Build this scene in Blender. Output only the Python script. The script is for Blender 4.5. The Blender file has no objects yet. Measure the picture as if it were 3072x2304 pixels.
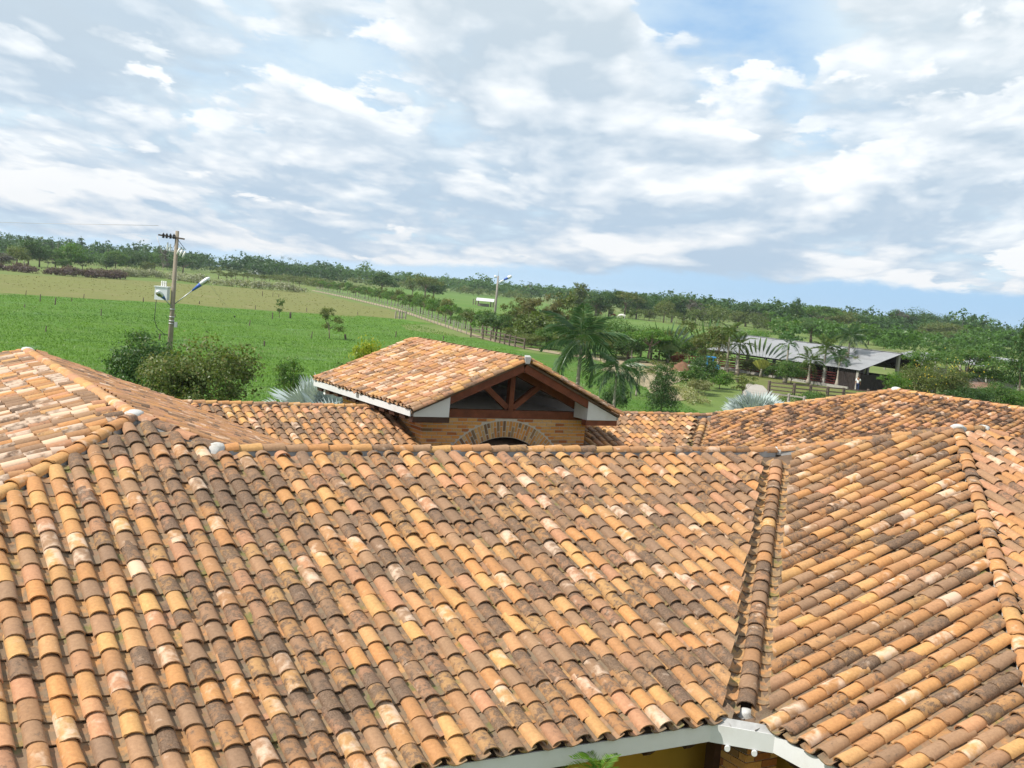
import bpy, bmesh, math, random
import numpy as np
from mathutils import Vector, Matrix

sc = bpy.context.scene
COL = sc.collection
R0 = random.Random(7)

# ---------------------------------------------------------------- camera
# axes: x runs along the front ridge of the house, y across it, z up; z = 0 is the front ridge. Metres.
K = 1.25
SRCW, SRCH = 3072.0, 2304.0
FOC = 1.128
PITCH, ROLL, YAW = 0.0824, 0.0889, -0.5476
CAM = np.array([-13.1006, -13.2546, 2.1379]) * K
FPX = FOC * SRCW


def cam_axes():
    p, r, y = PITCH, ROLL, YAW
    cy, sy = math.cos(y), math.sin(y)
    fwd = np.array([-sy * math.cos(p), cy * math.cos(p), -math.sin(p)])
    right = np.array([cy, sy, 0.0])
    up = np.cross(right, fwd)
    return math.cos(r) * right + math.sin(r) * up, -math.sin(r) * right + math.cos(r) * up, fwd


CR, CU, CF = cam_axes()
cam_data = bpy.data.cameras.new('camera')
cam_data.sensor_fit = 'HORIZONTAL'
cam_data.sensor_width = 36.0
cam_data.lens = 36.0 * FOC
cam_data.clip_start = 0.1
cam_data.clip_end = 30000.0
cam = bpy.data.objects.new('camera', cam_data)
COL.objects.link(cam)
M = Matrix.Identity(4)
for i in range(3):
    M[i][0], M[i][1], M[i][2], M[i][3] = CR[i], CU[i], -CF[i], CAM[i]
cam.matrix_world = M
sc.camera = cam

# ---------------------------------------------------------------- world, sun, exposure
SUN = Vector((-1.0, 0.22, 1.22)).normalized()
SUN_EL = math.asin(SUN.z)
SUN_AZ = math.atan2(SUN.x, SUN.y)


class NT:
    """small helper to write node trees"""
    def __init__(self, tree):
        self.t = tree
        self.n = tree.nodes
        self.l = tree.links
        self.n.clear()

    def add(self, typ, **kw):
        nd = self.n.new(typ)
        for k, v in kw.items():
            setattr(nd, k, v)
        return nd

    def link(self, a, b):
        self.l.new(a, b)

    def put(self, sock, v):
        if hasattr(v, 'is_output') or isinstance(v, bpy.types.NodeSocket):
            self.l.new(v, sock)
        elif v is not None:
            sock.default_value = v

    def math(self, op, a, b=None, c=None, clamp=False):
        nd = self.add('ShaderNodeMath', operation=op)
        nd.use_clamp = clamp
        self.put(nd.inputs[0], a)
        if b is not None:
            self.put(nd.inputs[1], b)
        if c is not None:
            self.put(nd.inputs[2], c)
        return nd.outputs[0]

    def vmath(self, op, a, b=None, scale=None):
        nd = self.add('ShaderNodeVectorMath', operation=op)
        self.put(nd.inputs[0], a)
        if b is not None:
            self.put(nd.inputs[1], b)
        if scale is not None:
            self.put(nd.inputs['Scale'], scale)
        return nd.outputs['Value'] if op in ('DOT_PRODUCT', 'LENGTH') else nd.outputs[0]

    def ss(self, v, lo, hi, a=0.0, b=1.0):
        nd = self.add('ShaderNodeMapRange', interpolation_type='SMOOTHSTEP')
        self.put(nd.inputs['Value'], v)
        self.put(nd.inputs['From Min'], lo)
        self.put(nd.inputs['From Max'], hi)
        self.put(nd.inputs['To Min'], a)
        self.put(nd.inputs['To Max'], b)
        return nd.outputs[0]

    def lin(self, v, lo, hi, a=0.0, b=1.0):
        nd = self.add('ShaderNodeMapRange')
        self.put(nd.inputs['Value'], v)
        nd.inputs['From Min'].default_value = lo
        nd.inputs['From Max'].default_value = hi
        nd.inputs['To Min'].default_value = a
        nd.inputs['To Max'].default_value = b
        return nd.outputs[0]

    def noise(self, vec, scale, detail=4.0, rough=0.5, dist=0.0, dims='3D', w=None, lac=2.0):
        nd = self.add('ShaderNodeTexNoise', noise_dimensions=dims)
        if vec is not None:
            self.put(nd.inputs['Vector'], vec)
        if w is not None:
            self.put(nd.inputs['W'], w)
        nd.inputs['Scale'].default_value = scale
        nd.inputs['Detail'].default_value = detail
        nd.inputs['Roughness'].default_value = rough
        nd.inputs['Lacunarity'].default_value = lac
        nd.inputs['Distortion'].default_value = dist
        return nd.outputs[0]

    def mix(self, fac, a, b, mode='MIX'):
        nd = self.add('ShaderNodeMix', data_type='RGBA', blend_type=mode)
        self.put(nd.inputs[0], fac)
        for s, v in ((nd.inputs[6], a), (nd.inputs[7], b)):
            if isinstance(v, tuple) and len(v) == 3:
                v = (*v, 1.0)
            self.put(s, v)
        return nd.outputs[2]

    def ramp(self, fac, stops, interp='LINEAR'):
        nd = self.add('ShaderNodeValToRGB')
        cr = nd.color_ramp
        cr.interpolation = interp
        while len(cr.elements) < len(stops):
            cr.elements.new(0.5)
        for e, (p, c) in zip(cr.elements, stops):
            e.position = p
            e.color = (*c, 1.0)
        self.put(nd.inputs[0], fac)
        return nd.outputs[0]

    def sep(self, v):
        nd = self.add('ShaderNodeSeparateXYZ')
        self.put(nd.inputs[0], v)
        return nd.outputs

    def comb(self, x, y, z):
        nd = self.add('ShaderNodeCombineXYZ')
        for s, v in zip(nd.inputs, (x, y, z)):
            self.put(s, v)
        return nd.outputs[0]


def pix_dir(u, v):
    d = (u - SRCW / 2) / FPX * CR - (v - SRCH / 2) / FPX * CU + CF
    return d / np.linalg.norm(d)


SKY_STRENGTH = 0.1
world = bpy.data.worlds.new('World')
sc.world = world
world.use_nodes = True
W = NT(world.node_tree)
tc = W.add('ShaderNodeTexCoord')
D = tc.outputs['Generated']
sky = W.add('ShaderNodeTexSky', sky_type='NISHITA')
sky.sun_disc = False
sky.sun_elevation = SUN_EL
sky.sun_rotation = SUN_AZ
sky.air_density = 1.0
sky.dust_density = 0.6
sky.ozone_density = 2.0
dx, dy, dz = W.sep(D)


def cloud_plane(lift, off):
    z2 = W.math('ADD', W.math('MAXIMUM', dz, 0.0), lift)
    inv = W.math('DIVIDE', 1.0, z2)
    return W.comb(W.math('ADD', W.math('MULTIPLY', dx, inv), off), W.math('MULTIPLY', dy, inv), 0.0)


def bump_at(u, v, r0, r1):
    d = pix_dir(u, v)
    return W.ss(W.vmath('DOT_PRODUCT', D, tuple(d)), math.cos(r1), math.cos(r0))


fw = np.array([CF[0], CF[1]]) / math.hypot(CF[0], CF[1])
d_f = W.math('ADD', W.math('MULTIPLY', dx, float(fw[0])), W.math('MULTIPLY', dy, float(fw[1])))
d_r = W.math('ADD', W.math('MULTIPLY', dx, float(fw[1])), W.math('MULTIPLY', dy, float(-fw[0])))
AZ = W.math('ARCTAN2', d_r, d_f)
EL = W.math('MAXIMUM', dz, 0.0)


def heap_coord(de, da, k, ox):
    """clouds keep their proportions while they shrink towards the horizon"""
    e = W.math('ADD', EL, 0.26 + de)
    y = W.math('LOGARITHM', W.math('ADD', EL, 0.085 + de), math.e)
    return W.comb(W.math('ADD', W.math('DIVIDE', W.math('ADD', AZ, da), e), ox), W.math('MULTIPLY', y, k), 0.0)


big = W.noise(heap_coord(0.0, 0.0, 1.2, 1.7), 1.0, 3.0, 0.5)
# masses known from the photograph: a blue gap, a grey cloud at the upper left, heaped cumulus in the middle
hole = W.math('ADD', bump_at(2180, 110, 0.015, 0.10), W.math('MULTIPLY', bump_at(1240, 250, 0.01, 0.10), 0.25))
grey_ul = bump_at(180, -140, 0.04, 0.12)
grey_mid = bump_at(1800, 640, 0.03, 0.22)
heap = None
for (u, v, r0, r1) in ((1740, 110, 0.004, 0.05), (1560, 240, 0.005, 0.055), (1860, 300, 0.01, 0.075), (2060, 230, 0.005, 0.05), (2270, 225, 0.004, 0.045), (2080, 330, 0.01, 0.085), (1830, 400, 0.02, 0.10)):
    bp = bump_at(u, v, r0, r1)
    heap = bp if heap is None else W.math('MAXIMUM', heap, bp)
cgrey = W.mix(W.ss(dz, 0.02, 0.30), (4.1, 5.2, 6.4), (5.2, 6.0, 6.6))
cwhite = W.mix(W.ss(dz, 0.0, 0.14), (7.7, 7.8, 7.9), (8.5, 8.8, 9.0))
blue = W.mix(W.ss(dz, 0.0, 0.45), (3.4, 5.6, 7.9), (2.2, 4.4, 8.0))
blue = W.mix(0.3, blue, sky.outputs[0])
vn = W.noise(heap_coord(0.0, 0.0, 1.5, 44.0), 2.6, 7.0, 0.6)
veil = W.math('SUBTRACT', W.ss(vn, 0.28, 0.62, 0.35, 0.92), W.math('MULTIPLY', hole, 0.42), clamp=True)
skycol = W.mix(veil, blue, (6.3, 7.4, 8.1))
# three decks of cloud, the farther ones first; each has lit, well defined tops and soft grey bases
for (ky, ox, sc1, sc2, thr, wt, lift_) in ((1.5, 31.7, 2.2, 7.5, 0.445, 0.85, 0.018), (1.35, 11.9, 2.7, 8.5, 0.475, 0.9, 0.018), (1.3, 22.3, 2.0, 7.0, 0.49, 0.95, 0.022)):
    q0 = heap_coord(0.0, 0.0, ky, ox)
    q2 = heap_coord(lift_, -0.02, ky, ox)
    fa = W.noise(q0, sc1, 10.0, 0.52, 0.35)
    fb_ = W.noise(q0, sc2, 8.0, 0.58, 0.2)
    nk = W.math('ADD', W.math('MULTIPLY', fa, 0.74), W.math('MULTIPLY', fb_, 0.26))
    sa = W.math('ADD', W.math('MULTIPLY', W.noise(q2, sc1, 4.0, 0.5, 0.35), 0.74), W.math('MULTIPLY', W.noise(q2, sc2, 3.0, 0.5, 0.2), 0.26))
    dens = W.math('ADD', nk, W.math('MULTIPLY', W.math('SUBTRACT', big, 0.5), 0.2))
    dens = W.math('ADD', dens, W.math('MULTIPLY', heap, 0.13))
    dens = W.math('SUBTRACT', dens, W.math('MULTIPLY', hole, 0.16))
    grad = W.math('SUBTRACT', nk, sa)                       # positive where the cloud thins out above: a lit top
    sharp = W.ss(grad, -0.03, 0.06)                         # tops are crisp, bases fade
    mk = W.mix(sharp, W.ss(dens, thr - 0.05, thr + 0.09), W.ss(dens, thr, thr + 0.028))
    lf = W.math('ADD', 0.27, W.math('MULTIPLY', grad, 7.5))
    lf = W.math('ADD', lf, W.math('MULTIPLY', heap, 0.45))
    lf = W.math('SUBTRACT', lf, W.math('MULTIPLY', W.ss(dens, thr + 0.05, thr + 0.22), 0.22))
    lf = W.math('SUBTRACT', lf, W.math('MULTIPLY', grey_ul, 0.6))
    lf = W.math('SUBTRACT', lf, W.math('MULTIPLY', grey_mid, 0.25), clamp=True)
    skycol = W.mix(W.math('MULTIPLY', mk, wt), skycol, W.mix(lf, cgrey, cwhite))
# near the horizon the cloud deck ends and a band of blue air remains
az_r = W.ss(AZ, -0.25, 0.35)
edge = W.math('ADD', W.math('MULTIPLY', W.math('SUBTRACT', W.noise(W.comb(dx, dy, W.math('MULTIPLY', dz, 3.0)), 14.0, 7.0, 0.62), 0.5), 0.030),
              W.math('ADD', 0.005, W.math('MULTIPLY', az_r, 0.022)))
low = W.ss(W.math('SUBTRACT', dz, edge), 0.0, 0.008)
hor = W.mix(az_r, (5.0, 6.7, 8.2), (3.6, 5.5, 7.5))
skycol = W.mix(low, hor, skycol)
bg = W.add('ShaderNodeBackground')
W.put(bg.inputs['Color'], skycol)
bg.inputs['Strength'].default_value = SKY_STRENGTH
wo = W.add('ShaderNodeOutputWorld')
W.link(bg.outputs[0], wo.inputs['Surface'])

sun_l = bpy.data.lights.new('sun', 'SUN')
sun_l.energy = 4.6
sun_l.angle = math.radians(0.53)
sun_l.color = (1.0, 0.955, 0.87)
sun_o = bpy.data.objects.new('sun', sun_l)
COL.objects.link(sun_o)
sun_o.rotation_euler = SUN.to_track_quat('Z', 'Y').to_euler()

sc.view_settings.view_transform = 'Standard'
sc.view_settings.look = 'None'
sc.view_settings.gamma = 1.0
sc.view_settings.use_curve_mapping = False
sc.view_settings.exposure = 0.30
sc.cycles.max_bounces = 6
sc.cycles.transparent_max_bounces = 6
# ---------------------------------------------------------------- helpers
GZ = -5.33                      # ground level
HCAM = CAM[2] - GZ


def pix_ray(u, v):
    return (u - SRCW / 2) / FPX * CR - (v - SRCH / 2) / FPX * CU + CF


def hor_v(u):
    d0, d1 = pix_ray(u, 0)[2], pix_ray(u, SRCH)[2]
    return -d0 / (d1 - d0) * SRCH


def at(u, v, z=None):
    """point of the level z (the ground) that the photograph shows at source pixel u, v"""
    z = GZ if z is None else z
    d = pix_ray(u, v)
    return CAM + d * ((z - CAM[2]) / d[2])


def on_plane(u, v, n, dd):
    d = pix_ray(u, v)
    n = np.asarray(n, float)
    return CAM + d * ((dd - n @ CAM) / (n @ d))


def spot(u, d):
    """ground point in column u at camera depth d"""
    v = hor_v(u) + HCAM * FPX / d
    p = at(u, v)
    for _ in range(4):
        dep = float((p - CAM) @ CF)
        v = hor_v(u) + (v - hor_v(u)) * dep / d
        p = at(u, v)
    return p


def depth(p):
    return float((np.asarray(p, float) - CAM) @ CF)


def hgt(u, v, d):
    """height above the ground seen at pixel u, v at depth d"""
    return HCAM + (hor_v(u) - v) * d / FPX


def proj(p):
    d = np.asarray(p, float) - CAM
    z = d @ CF
    return SRCW / 2 + FPX * (d @ CR) / z, SRCH / 2 - FPX * (d @ CU) / z, z


def in_view(p, mu=300, mv=300):
    u, v, z = proj(p)
    return z > 0.3 and -mu < u < SRCW + mu and -mv < v < SRCH + mv


def new_mesh(name, verts, faces, mat=None, smooth=False):
    me = bpy.data.meshes.new(name)
    me.from_pydata([tuple(map(float, v)) for v in verts], [], faces)
    if mat is not None:
        for m in (mat if isinstance(mat, (list, tuple)) else [mat]):
            me.materials.append(m)
    if smooth:
        me.polygons.foreach_set('use_smooth', [True] * len(me.polygons))
    me.update()
    return me


def np_mesh(name, V, F, mat=None, smooth=False, attrs=None):
    """V (n,3), F (m,k) all faces with k corners; attrs {name: (type, array per point)}"""
    me = bpy.data.meshes.new(name)
    V = np.asarray(V, np.float32)
    F = np.asarray(F, np.int32)
    me.vertices.add(len(V))
    me.vertices.foreach_set('co', V.ravel())
    k = F.shape[1]
    me.loops.add(F.size)
    me.loops.foreach_set('vertex_index', F.ravel())
    me.polygons.add(len(F))
    me.polygons.foreach_set('loop_start', np.arange(len(F), dtype=np.int32) * k)
    me.polygons.foreach_set('loop_total', np.full(len(F), k, np.int32))
    if smooth:
        me.polygons.foreach_set('use_smooth', np.ones(len(F), bool))
    for nm, (ty, arr) in (attrs or {}).items():
        a = me.attributes.new(nm, ty, 'POINT')
        a.data.foreach_set('vector' if ty == 'FLOAT_VECTOR' else 'value', np.asarray(arr, np.float32).ravel())
    if mat is not None:
        for m in (mat if isinstance(mat, (list, tuple)) else [mat]):
            me.materials.append(m)
    me.update(calc_edges=True)
    me.validate()
    return me


def link(name, me, parent=None, loc=None, mat4=None):
    o = bpy.data.objects.new(name, me)
    COL.objects.link(o)
    if parent is not None:
        o.parent = parent
    if loc is not None:
        o.location = loc
    if mat4 is not None:
        o.matrix_local = mat4
    return o


def tag(o, label=None, cat=None, group=None, kind=None):
    if label:
        o['label'] = label
    if cat:
        o['category'] = cat
    if group:
        o['group'] = group
    if kind:
        o['kind'] = kind
    return o


def thing(name, label, cat, loc=(0, 0, 0), rz=0.0, group=None):
    o = bpy.data.objects.new(name, None)
    o.empty_display_size = 0.2
    COL.objects.link(o)
    o.location = loc
    o.rotation_euler = (0, 0, rz)
    return tag(o, label, cat, group)


def dup(root, loc=None, rz=None, scale=None, label=None, group=None):
    r = root.copy()
    COL.objects.link(r)
    if loc is not None:
        r.location = loc
    if rz is not None:
        r.rotation_euler = (r.rotation_euler[0], r.rotation_euler[1], rz)
    if scale is not None:
        r.scale = scale if hasattr(scale, '__len__') else (scale,) * 3
    if label:
        r['label'] = label
    if group:
        r['group'] = group
    for ch in list(root.children):
        c = ch.copy()
        COL.objects.link(c)
        c.parent = r
        for g in list(ch.children):
            e = g.copy()
            COL.objects.link(e)
            e.parent = c
    return r


class MB:
    """collects simple shapes and links them as one mesh object"""
    def __init__(self):
        self.v, self.f, self.s = [], [], []

    def quad_box(self, pts):
        """8 points: 4 bottom (ccw from above) then 4 top"""
        b = len(self.v)
        self.v += [tuple(p) for p in pts]
        for q in ((3, 2, 1, 0), (4, 5, 6, 7), (0, 1, 5, 4), (1, 2, 6, 5), (2, 3, 7, 6), (3, 0, 4, 7)):
            self.f.append(tuple(b + i for i in q))
            self.s.append(False)
        return self

    def box(self, lo, hi):
        x0, y0, z0 = lo
        x1, y1, z1 = hi
        return self.quad_box([(x0, y0, z0), (x1, y0, z0), (x1, y1, z0), (x0, y1, z0), (x0, y0, z1), (x1, y0, z1), (x1, y1, z1), (x0, y1, z1)])

    def beam(self, p, q, w, h, up=(0, 0, 1)):
        """box from p to q, w wide (sideways) and h high (along up)"""
        p, q, up = Vector(p), Vector(q), Vector(up)
        d = (q - p).normalized()
        s = d.cross(up)
        if s.length < 1e-4:
            s = d.cross(Vector((1, 0, 0)))
        s.normalize()
        u = s.cross(d)
        s = s * w / 2
        u = u * h / 2
        return self.quad_box([p - s - u, p + s - u, q + s - u, q - s - u, p - s + u, p + s + u, q + s + u, q - s + u])

    def tube(self, pts, radii, seg=8, caps=True, smooth=True):
        pts = [Vector(p) for p in pts]
        if not hasattr(radii, '__len__'):
            radii = [radii] * len(pts)
        b = len(self.v)
        ref = None
        for i, p in enumerate(pts):
            d = (pts[min(i + 1, len(pts) - 1)] - pts[max(i - 1, 0)]).normalized()
            if ref is None:
                ref = d.cross(Vector((0, 0, 1)))
                if ref.length < 0.05:
                    ref = d.cross(Vector((1, 0, 0)))
            ref = (ref - d * ref.dot(d)).normalized()
            w = d.cross(ref)
            for k in range(seg):
                a = 2 * math.pi * k / seg
                self.v.append(tuple(p + (ref * math.cos(a) + w * math.sin(a)) * radii[i]))
        for i in range(len(pts) - 1):
            for k in range(seg):
                a0, a1 = b + i * seg + k, b + i * seg + (k + 1) % seg
                self.f.append((a0, a1, a1 + seg, a0 + seg))
                self.s.append(smooth)
        if caps:
            self.f.append(tuple(b + k for k in range(seg))[::-1])
            self.s.append(False)
            e = b + (len(pts) - 1) * seg
            self.f.append(tuple(e + k for k in range(seg)))
            self.s.append(False)
        return self

    def lathe(self, prof, c=(0, 0, 0), seg=12, smooth=True):
        """profile of (radius, height)"""
        return self.tube([(c[0], c[1], c[2] + h) for r, h in prof], [max(r, 1e-3) for r, h in prof], seg, True, smooth) if False else self._lathe(prof, c, seg, smooth)

    def _lathe(self, prof, c, seg, smooth):
        b = len(self.v)
        for r, h in prof:
            for k in range(seg):
                a = 2 * math.pi * k / seg
                self.v.append((c[0] + r * math.cos(a), c[1] + r * math.sin(a), c[2] + h))
        for i in range(len(prof) - 1):
            for k in range(seg):
                a0, a1 = b + i * seg + k, b + i * seg + (k + 1) % seg
                self.f.append((a0, a1, a1 + seg, a0 + seg))
                self.s.append(smooth)
        self.f.append(tuple(b + k for k in range(seg))[::-1])
        self.s.append(False)
        e = b + (len(prof) - 1) * seg
        self.f.append(tuple(e + k for k in range(seg)))
        self.s.append(False)
        return self

    def poly(self, pts, smooth=False):
        b = len(self.v)
        self.v += [tuple(p) for p in pts]
        self.f.append(tuple(range(b, b + len(pts))))
        self.s.append(smooth)
        return self

    def prism(self, pts, ext):
        """closed solid: polygon pts pushed along ext"""
        n = len(pts)
        b = len(self.v)
        e = Vector(ext)
        self.v += [tuple(p) for p in pts] + [tuple(Vector(p) + e) for p in pts]
        self.f.append(tuple(range(b, b + n))[::-1])
        self.f.append(tuple(range(b + n, b + 2 * n)))
        self.s += [False, False]
        for i in range(n):
            j = (i + 1) % n
            self.f.append((b + i, b + j, b + n + j, b + n + i))
            self.s.append(False)
        return self

    def mesh(self, name, mat):
        me = new_mesh(name, self.v, self.f, mat)
        me.polygons.foreach_set('use_smooth', self.s)
        bm = bmesh.new()
        bm.from_mesh(me)
        bmesh.ops.recalc_face_normals(bm, faces=bm.faces)
        bm.to_mesh(me)
        bm.free()
        return me

    def build(self, name, mat, parent=None):
        return link(name, self.mesh(name, mat), parent)


# ---------------------------------------------------------------- materials
def material(name):
    m = bpy.data.materials.new(name)
    m.use_nodes = True
    return m, NT(m.node_tree)


def finish(t, col, rough=0.8, bump=None, bstr=0.3, bdist=0.02, spec=0.3, metal=0.0, trans=None, tfac=0.0):
    p = t.add('ShaderNodeBsdfPrincipled')
    t.put(p.inputs['Base Color'], (*col, 1.0) if isinstance(col, tuple) and len(col) == 3 else col)
    t.put(p.inputs['Roughness'], rough)
    p.inputs['Specular IOR Level'].default_value = spec
    p.inputs['Metallic'].default_value = metal
    if bump is not None:
        b = t.add('ShaderNodeBump')
        b.inputs['Strength'].default_value = bstr
        b.inputs['Distance'].default_value = bdist
        t.put(b.inputs['Height'], bump)
        t.link(b.outputs[0], p.inputs['Normal'])
    out = t.add('ShaderNodeOutputMaterial')
    sh = p.outputs[0]
    if trans is not None:
        tr = t.add('ShaderNodeBsdfTranslucent')
        t.put(tr.inputs['Color'], trans)
        mx = t.add('ShaderNodeMixShader')
        mx.inputs[0].default_value = tfac
        t.link(sh, mx.inputs[1])
        t.link(tr.outputs[0], mx.inputs[2])
        sh = mx.outputs[0]
    t.link(sh, out.inputs['Surface'])


def wpos(t):
    return t.add('ShaderNodeNewGeometry').outputs['Position']


def both_attr(t, name):
    """the value sits on the object for single pieces and on the mesh for joined ones"""
    a = t.add('ShaderNodeAttribute', attribute_type='OBJECT', attribute_name=name)
    b = t.add('ShaderNodeAttribute', attribute_type='GEOMETRY', attribute_name=name)
    return a, b


def simple(name, col, rough=0.7, var=0.12, scale=6.0, bstr=0.15, spec=0.3, metal=0.0, stain=None):
    m, t = material(name)
    p = wpos(t)
    n = t.noise(p, scale, 5.0, 0.6)
    c = t.mix(t.lin(n, 0.3, 0.7), tuple(x * (1 - var) for x in col), tuple(min(1, x * (1 + var)) for x in col))
    if stain:
        c = t.mix(t.ss(t.noise(p, scale * 0.4, 6.0, 0.65), 0.5, 0.72, 0.0, 0.7), c, stain)
    finish(t, c, rough, t.noise(p, scale * 6, 4.0, 0.6), bstr, 0.01, spec, metal)
    return m


def terracotta(name, moss=0.0):
    m, t = material(name)
    p = wpos(t)
    a, b = both_attr(t, 'tone')
    tone = t.vmath('ADD', a.outputs['Vector'], b.outputs['Vector'])
    hue, dark, white = t.sep(tone)
    a2, b2 = both_attr(t, 'blot')
    blot = t.math('ADD', a2.outputs['Fac'], b2.outputs['Fac'])
    base = t.ramp(hue, [(0.0, (0.38, 0.205, 0.102)), (0.2, (0.50, 0.240, 0.092)), (0.42, (0.55, 0.315, 0.122)), (0.58, (0.48, 0.240, 0.134)),
                        (0.78, (0.345, 0.205, 0.115)), (1.0, (0.25, 0.155, 0.098))])
    fine = t.noise(p, 26.0, 6.0, 0.62)
    mid = t.noise(p, 7.0, 4.0, 0.55)
    c = t.mix(t.lin(fine, 0.3, 0.72, 0.0, 1.0), t.mix(1.0, base, (0.80, 0.78, 0.76), 'MULTIPLY'), t.mix(1.0, base, (1.12, 1.12, 1.1), 'MULTIPLY'))
    # grey brown weathering and lichen: patches that run over several tiles, more on some tiles than on others
    patch = t.ss(t.noise(p, 0.75, 6.0, 0.62, 0.6), 0.46, 0.66)
    dark = t.math('ADD', t.math('MULTIPLY', dark, 0.80), t.math('MULTIPLY', patch, 0.30), clamp=True)
    c = t.mix(t.math('MULTIPLY', dark, 0.70, clamp=True), c, (0.150, 0.092, 0.058))
    lich = t.noise(p, 11.0, 7.0, 0.68)
    thr = t.math('SUBTRACT', 0.80, t.math('MULTIPLY', dark, 0.42))
    lm = t.ss(t.math('SUBTRACT', lich, thr), -0.06, 0.08)
    lcol = t.mix(t.lin(t.noise(p, 55.0, 3.0, 0.6), 0.35, 0.7), (0.075, 0.048, 0.032), (0.21, 0.14, 0.095))
    c = t.mix(t.math('MULTIPLY', lm, 0.85), c, lcol)
    # pale lime bloom
    wn = t.noise(p, 6.5, 4.0, 0.55, 0.2)
    wthr = t.math('SUBTRACT', 0.88, t.math('MULTIPLY', white, 0.5))
    wm = t.ss(t.math('SUBTRACT', wn, wthr), -0.10, 0.16)
    c = t.mix(t.math('MULTIPLY', wm, 0.68), c, (0.66, 0.50, 0.38))
    # black soft spots of the older roofs
    bn = t.noise(p, 2.6, 6.0, 0.66)
    bm_ = t.ss(t.math('SUBTRACT', bn, t.math('SUBTRACT', 0.86, t.math('MULTIPLY', blot, 0.36))), -0.02, 0.04)
    c = t.mix(t.math('MULTIPLY', bm_, 0.86), c, (0.055, 0.035, 0.026))
    if moss > 0:
        c = t.mix(t.math('MULTIPLY', t.ss(mid, 0.38, 0.6), 0.75), c, (0.19, 0.145, 0.095))
        mm = t.ss(t.noise(p, 2.2, 6.0, 0.7), 0.55, 0.68)
        c = t.mix(t.math('MULTIPLY', mm, moss), c, (0.13, 0.145, 0.035))
    finish(t, c, 0.72, t.math('ADD', fine, t.math('MULTIPLY', lm, 0.4)), 0.35, 0.006, 0.25)
    return m


M_TILE = terracotta('terracotta')
M_PAN = terracotta('terracotta_pan', 0.75)
M_MORTAR = simple('mortar_grey', (0.36, 0.355, 0.35), 0.9, 0.15, 8.0, 0.4, stain=(0.25, 0.22, 0.18))
M_LIME = simple('lime_white', (0.52, 0.51, 0.49), 0.9, 0.12, 14.0, 0.8, stain=(0.42, 0.38, 0.33))
M_WHITE = simple('white_paint', (0.60, 0.60, 0.60), 0.5, 0.04, 3.0, 0.05, stain=(0.52, 0.50, 0.47))
M_YELLOW = simple('yellow_wall', (0.42, 0.235, 0.03), 0.85, 0.1, 2.0, 0.1)
M_REDWOOD = simple('red_brown_timber', (0.155, 0.045, 0.020), 0.6, 0.3, 4.0, 0.2)
M_DARKWOOD = simple('dark_timber', (0.055, 0.024, 0.015), 0.6, 0.3, 4.0, 0.2)
M_SOFFIT = simple('soffit_board', (0.76, 0.74, 0.72), 0.8, 0.06, 2.0, 0.05)
M_DECK = simple('roof_bedding', (0.14, 0.095, 0.065), 0.95, 0.3, 5.0, 0.4)
M_JOINT = simple('brick_mortar', (0.50, 0.45, 0.39), 0.95, 0.12, 12.0, 0.4)


def brick_mat():
    m, t = material('yellow_brick')
    p = wpos(t)
    a, b = both_attr(t, 'tone')
    tone = t.vmath('ADD', a.outputs['Vector'], b.outputs['Vector'])
    hue, dark, white = t.sep(tone)
    base = t.ramp(hue, [(0.0, (0.34, 0.10, 0.034)), (0.3, (0.60, 0.235, 0.062)), (0.6, (0.70, 0.345, 0.105)), (1.0, (0.66, 0.42, 0.20))])
    f = t.noise(p, 30.0, 5.0, 0.65)
    c = t.mix(t.lin(f, 0.3, 0.7), t.mix(1.0, base, (0.75, 0.74, 0.72), 'MULTIPLY'), base)
    c = t.mix(dark, c, (0.105, 0.075, 0.055))
    finish(t, c, 0.85, f, 0.4, 0.006, 0.2)
    return m


M_BRICK = brick_mat()
# ---------------------------------------------------------------- the house: roof layout
T = 0.3550                       # rise per run of every house roof
Q = math.sqrt(1 + T * T)
L9 = 9.0 * K
HA = 0.77103 * K
A = np.array([-L9 - HA, HA, T * HA])
B = A + np.array([0, 8.30587 * K, 0])
GG = 3.70594 * K
G = B + np.array([GG, GG, -T * GG])
WD, ZB = G[1], G[2]
E1 = np.array([-L9, 0.0, 0.0])
E2 = np.zeros(3)
CC = 1.8452 * K
RR = 0.6047 * K
C = np.array([CC, -CC, T * CC])
C2 = C + np.array([RR, 0, 0])
F = np.array([9.56016 * K, WD, ZB])
DD = 3.71008 * K
Dp = F + np.array([DD, -DD, T * DD])
EW = 5.11133 * K                 # eave distance from the front ridge
ZE = -T * EW                     # eave level
RUN_A = (A[2] - ZE) / T
RUN_C = (C[2] - ZE) / T
RUN_D = (Dp[2] - ZE) / T
RUN_B = (ZB - ZE) / T
SP, EX, LAP = 0.295, 0.324, 0.075
VM = 0.31 * K                    # valley margin along the eave
# pavilion
PX, PZ, PH, PT = 1.566 * K, 0.454 * K, 2.9335 * K, 0.429
PYF, PYB = 10.2 * K, 16.354 * K
PWX0, PWX1, PWY0, PWY1 = -0.735 * K, 3.95 * K, 10.9 * K, 15.75 * K
PZW = -1.06 * K                  # top of the brick walls

NS = 8


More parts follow.
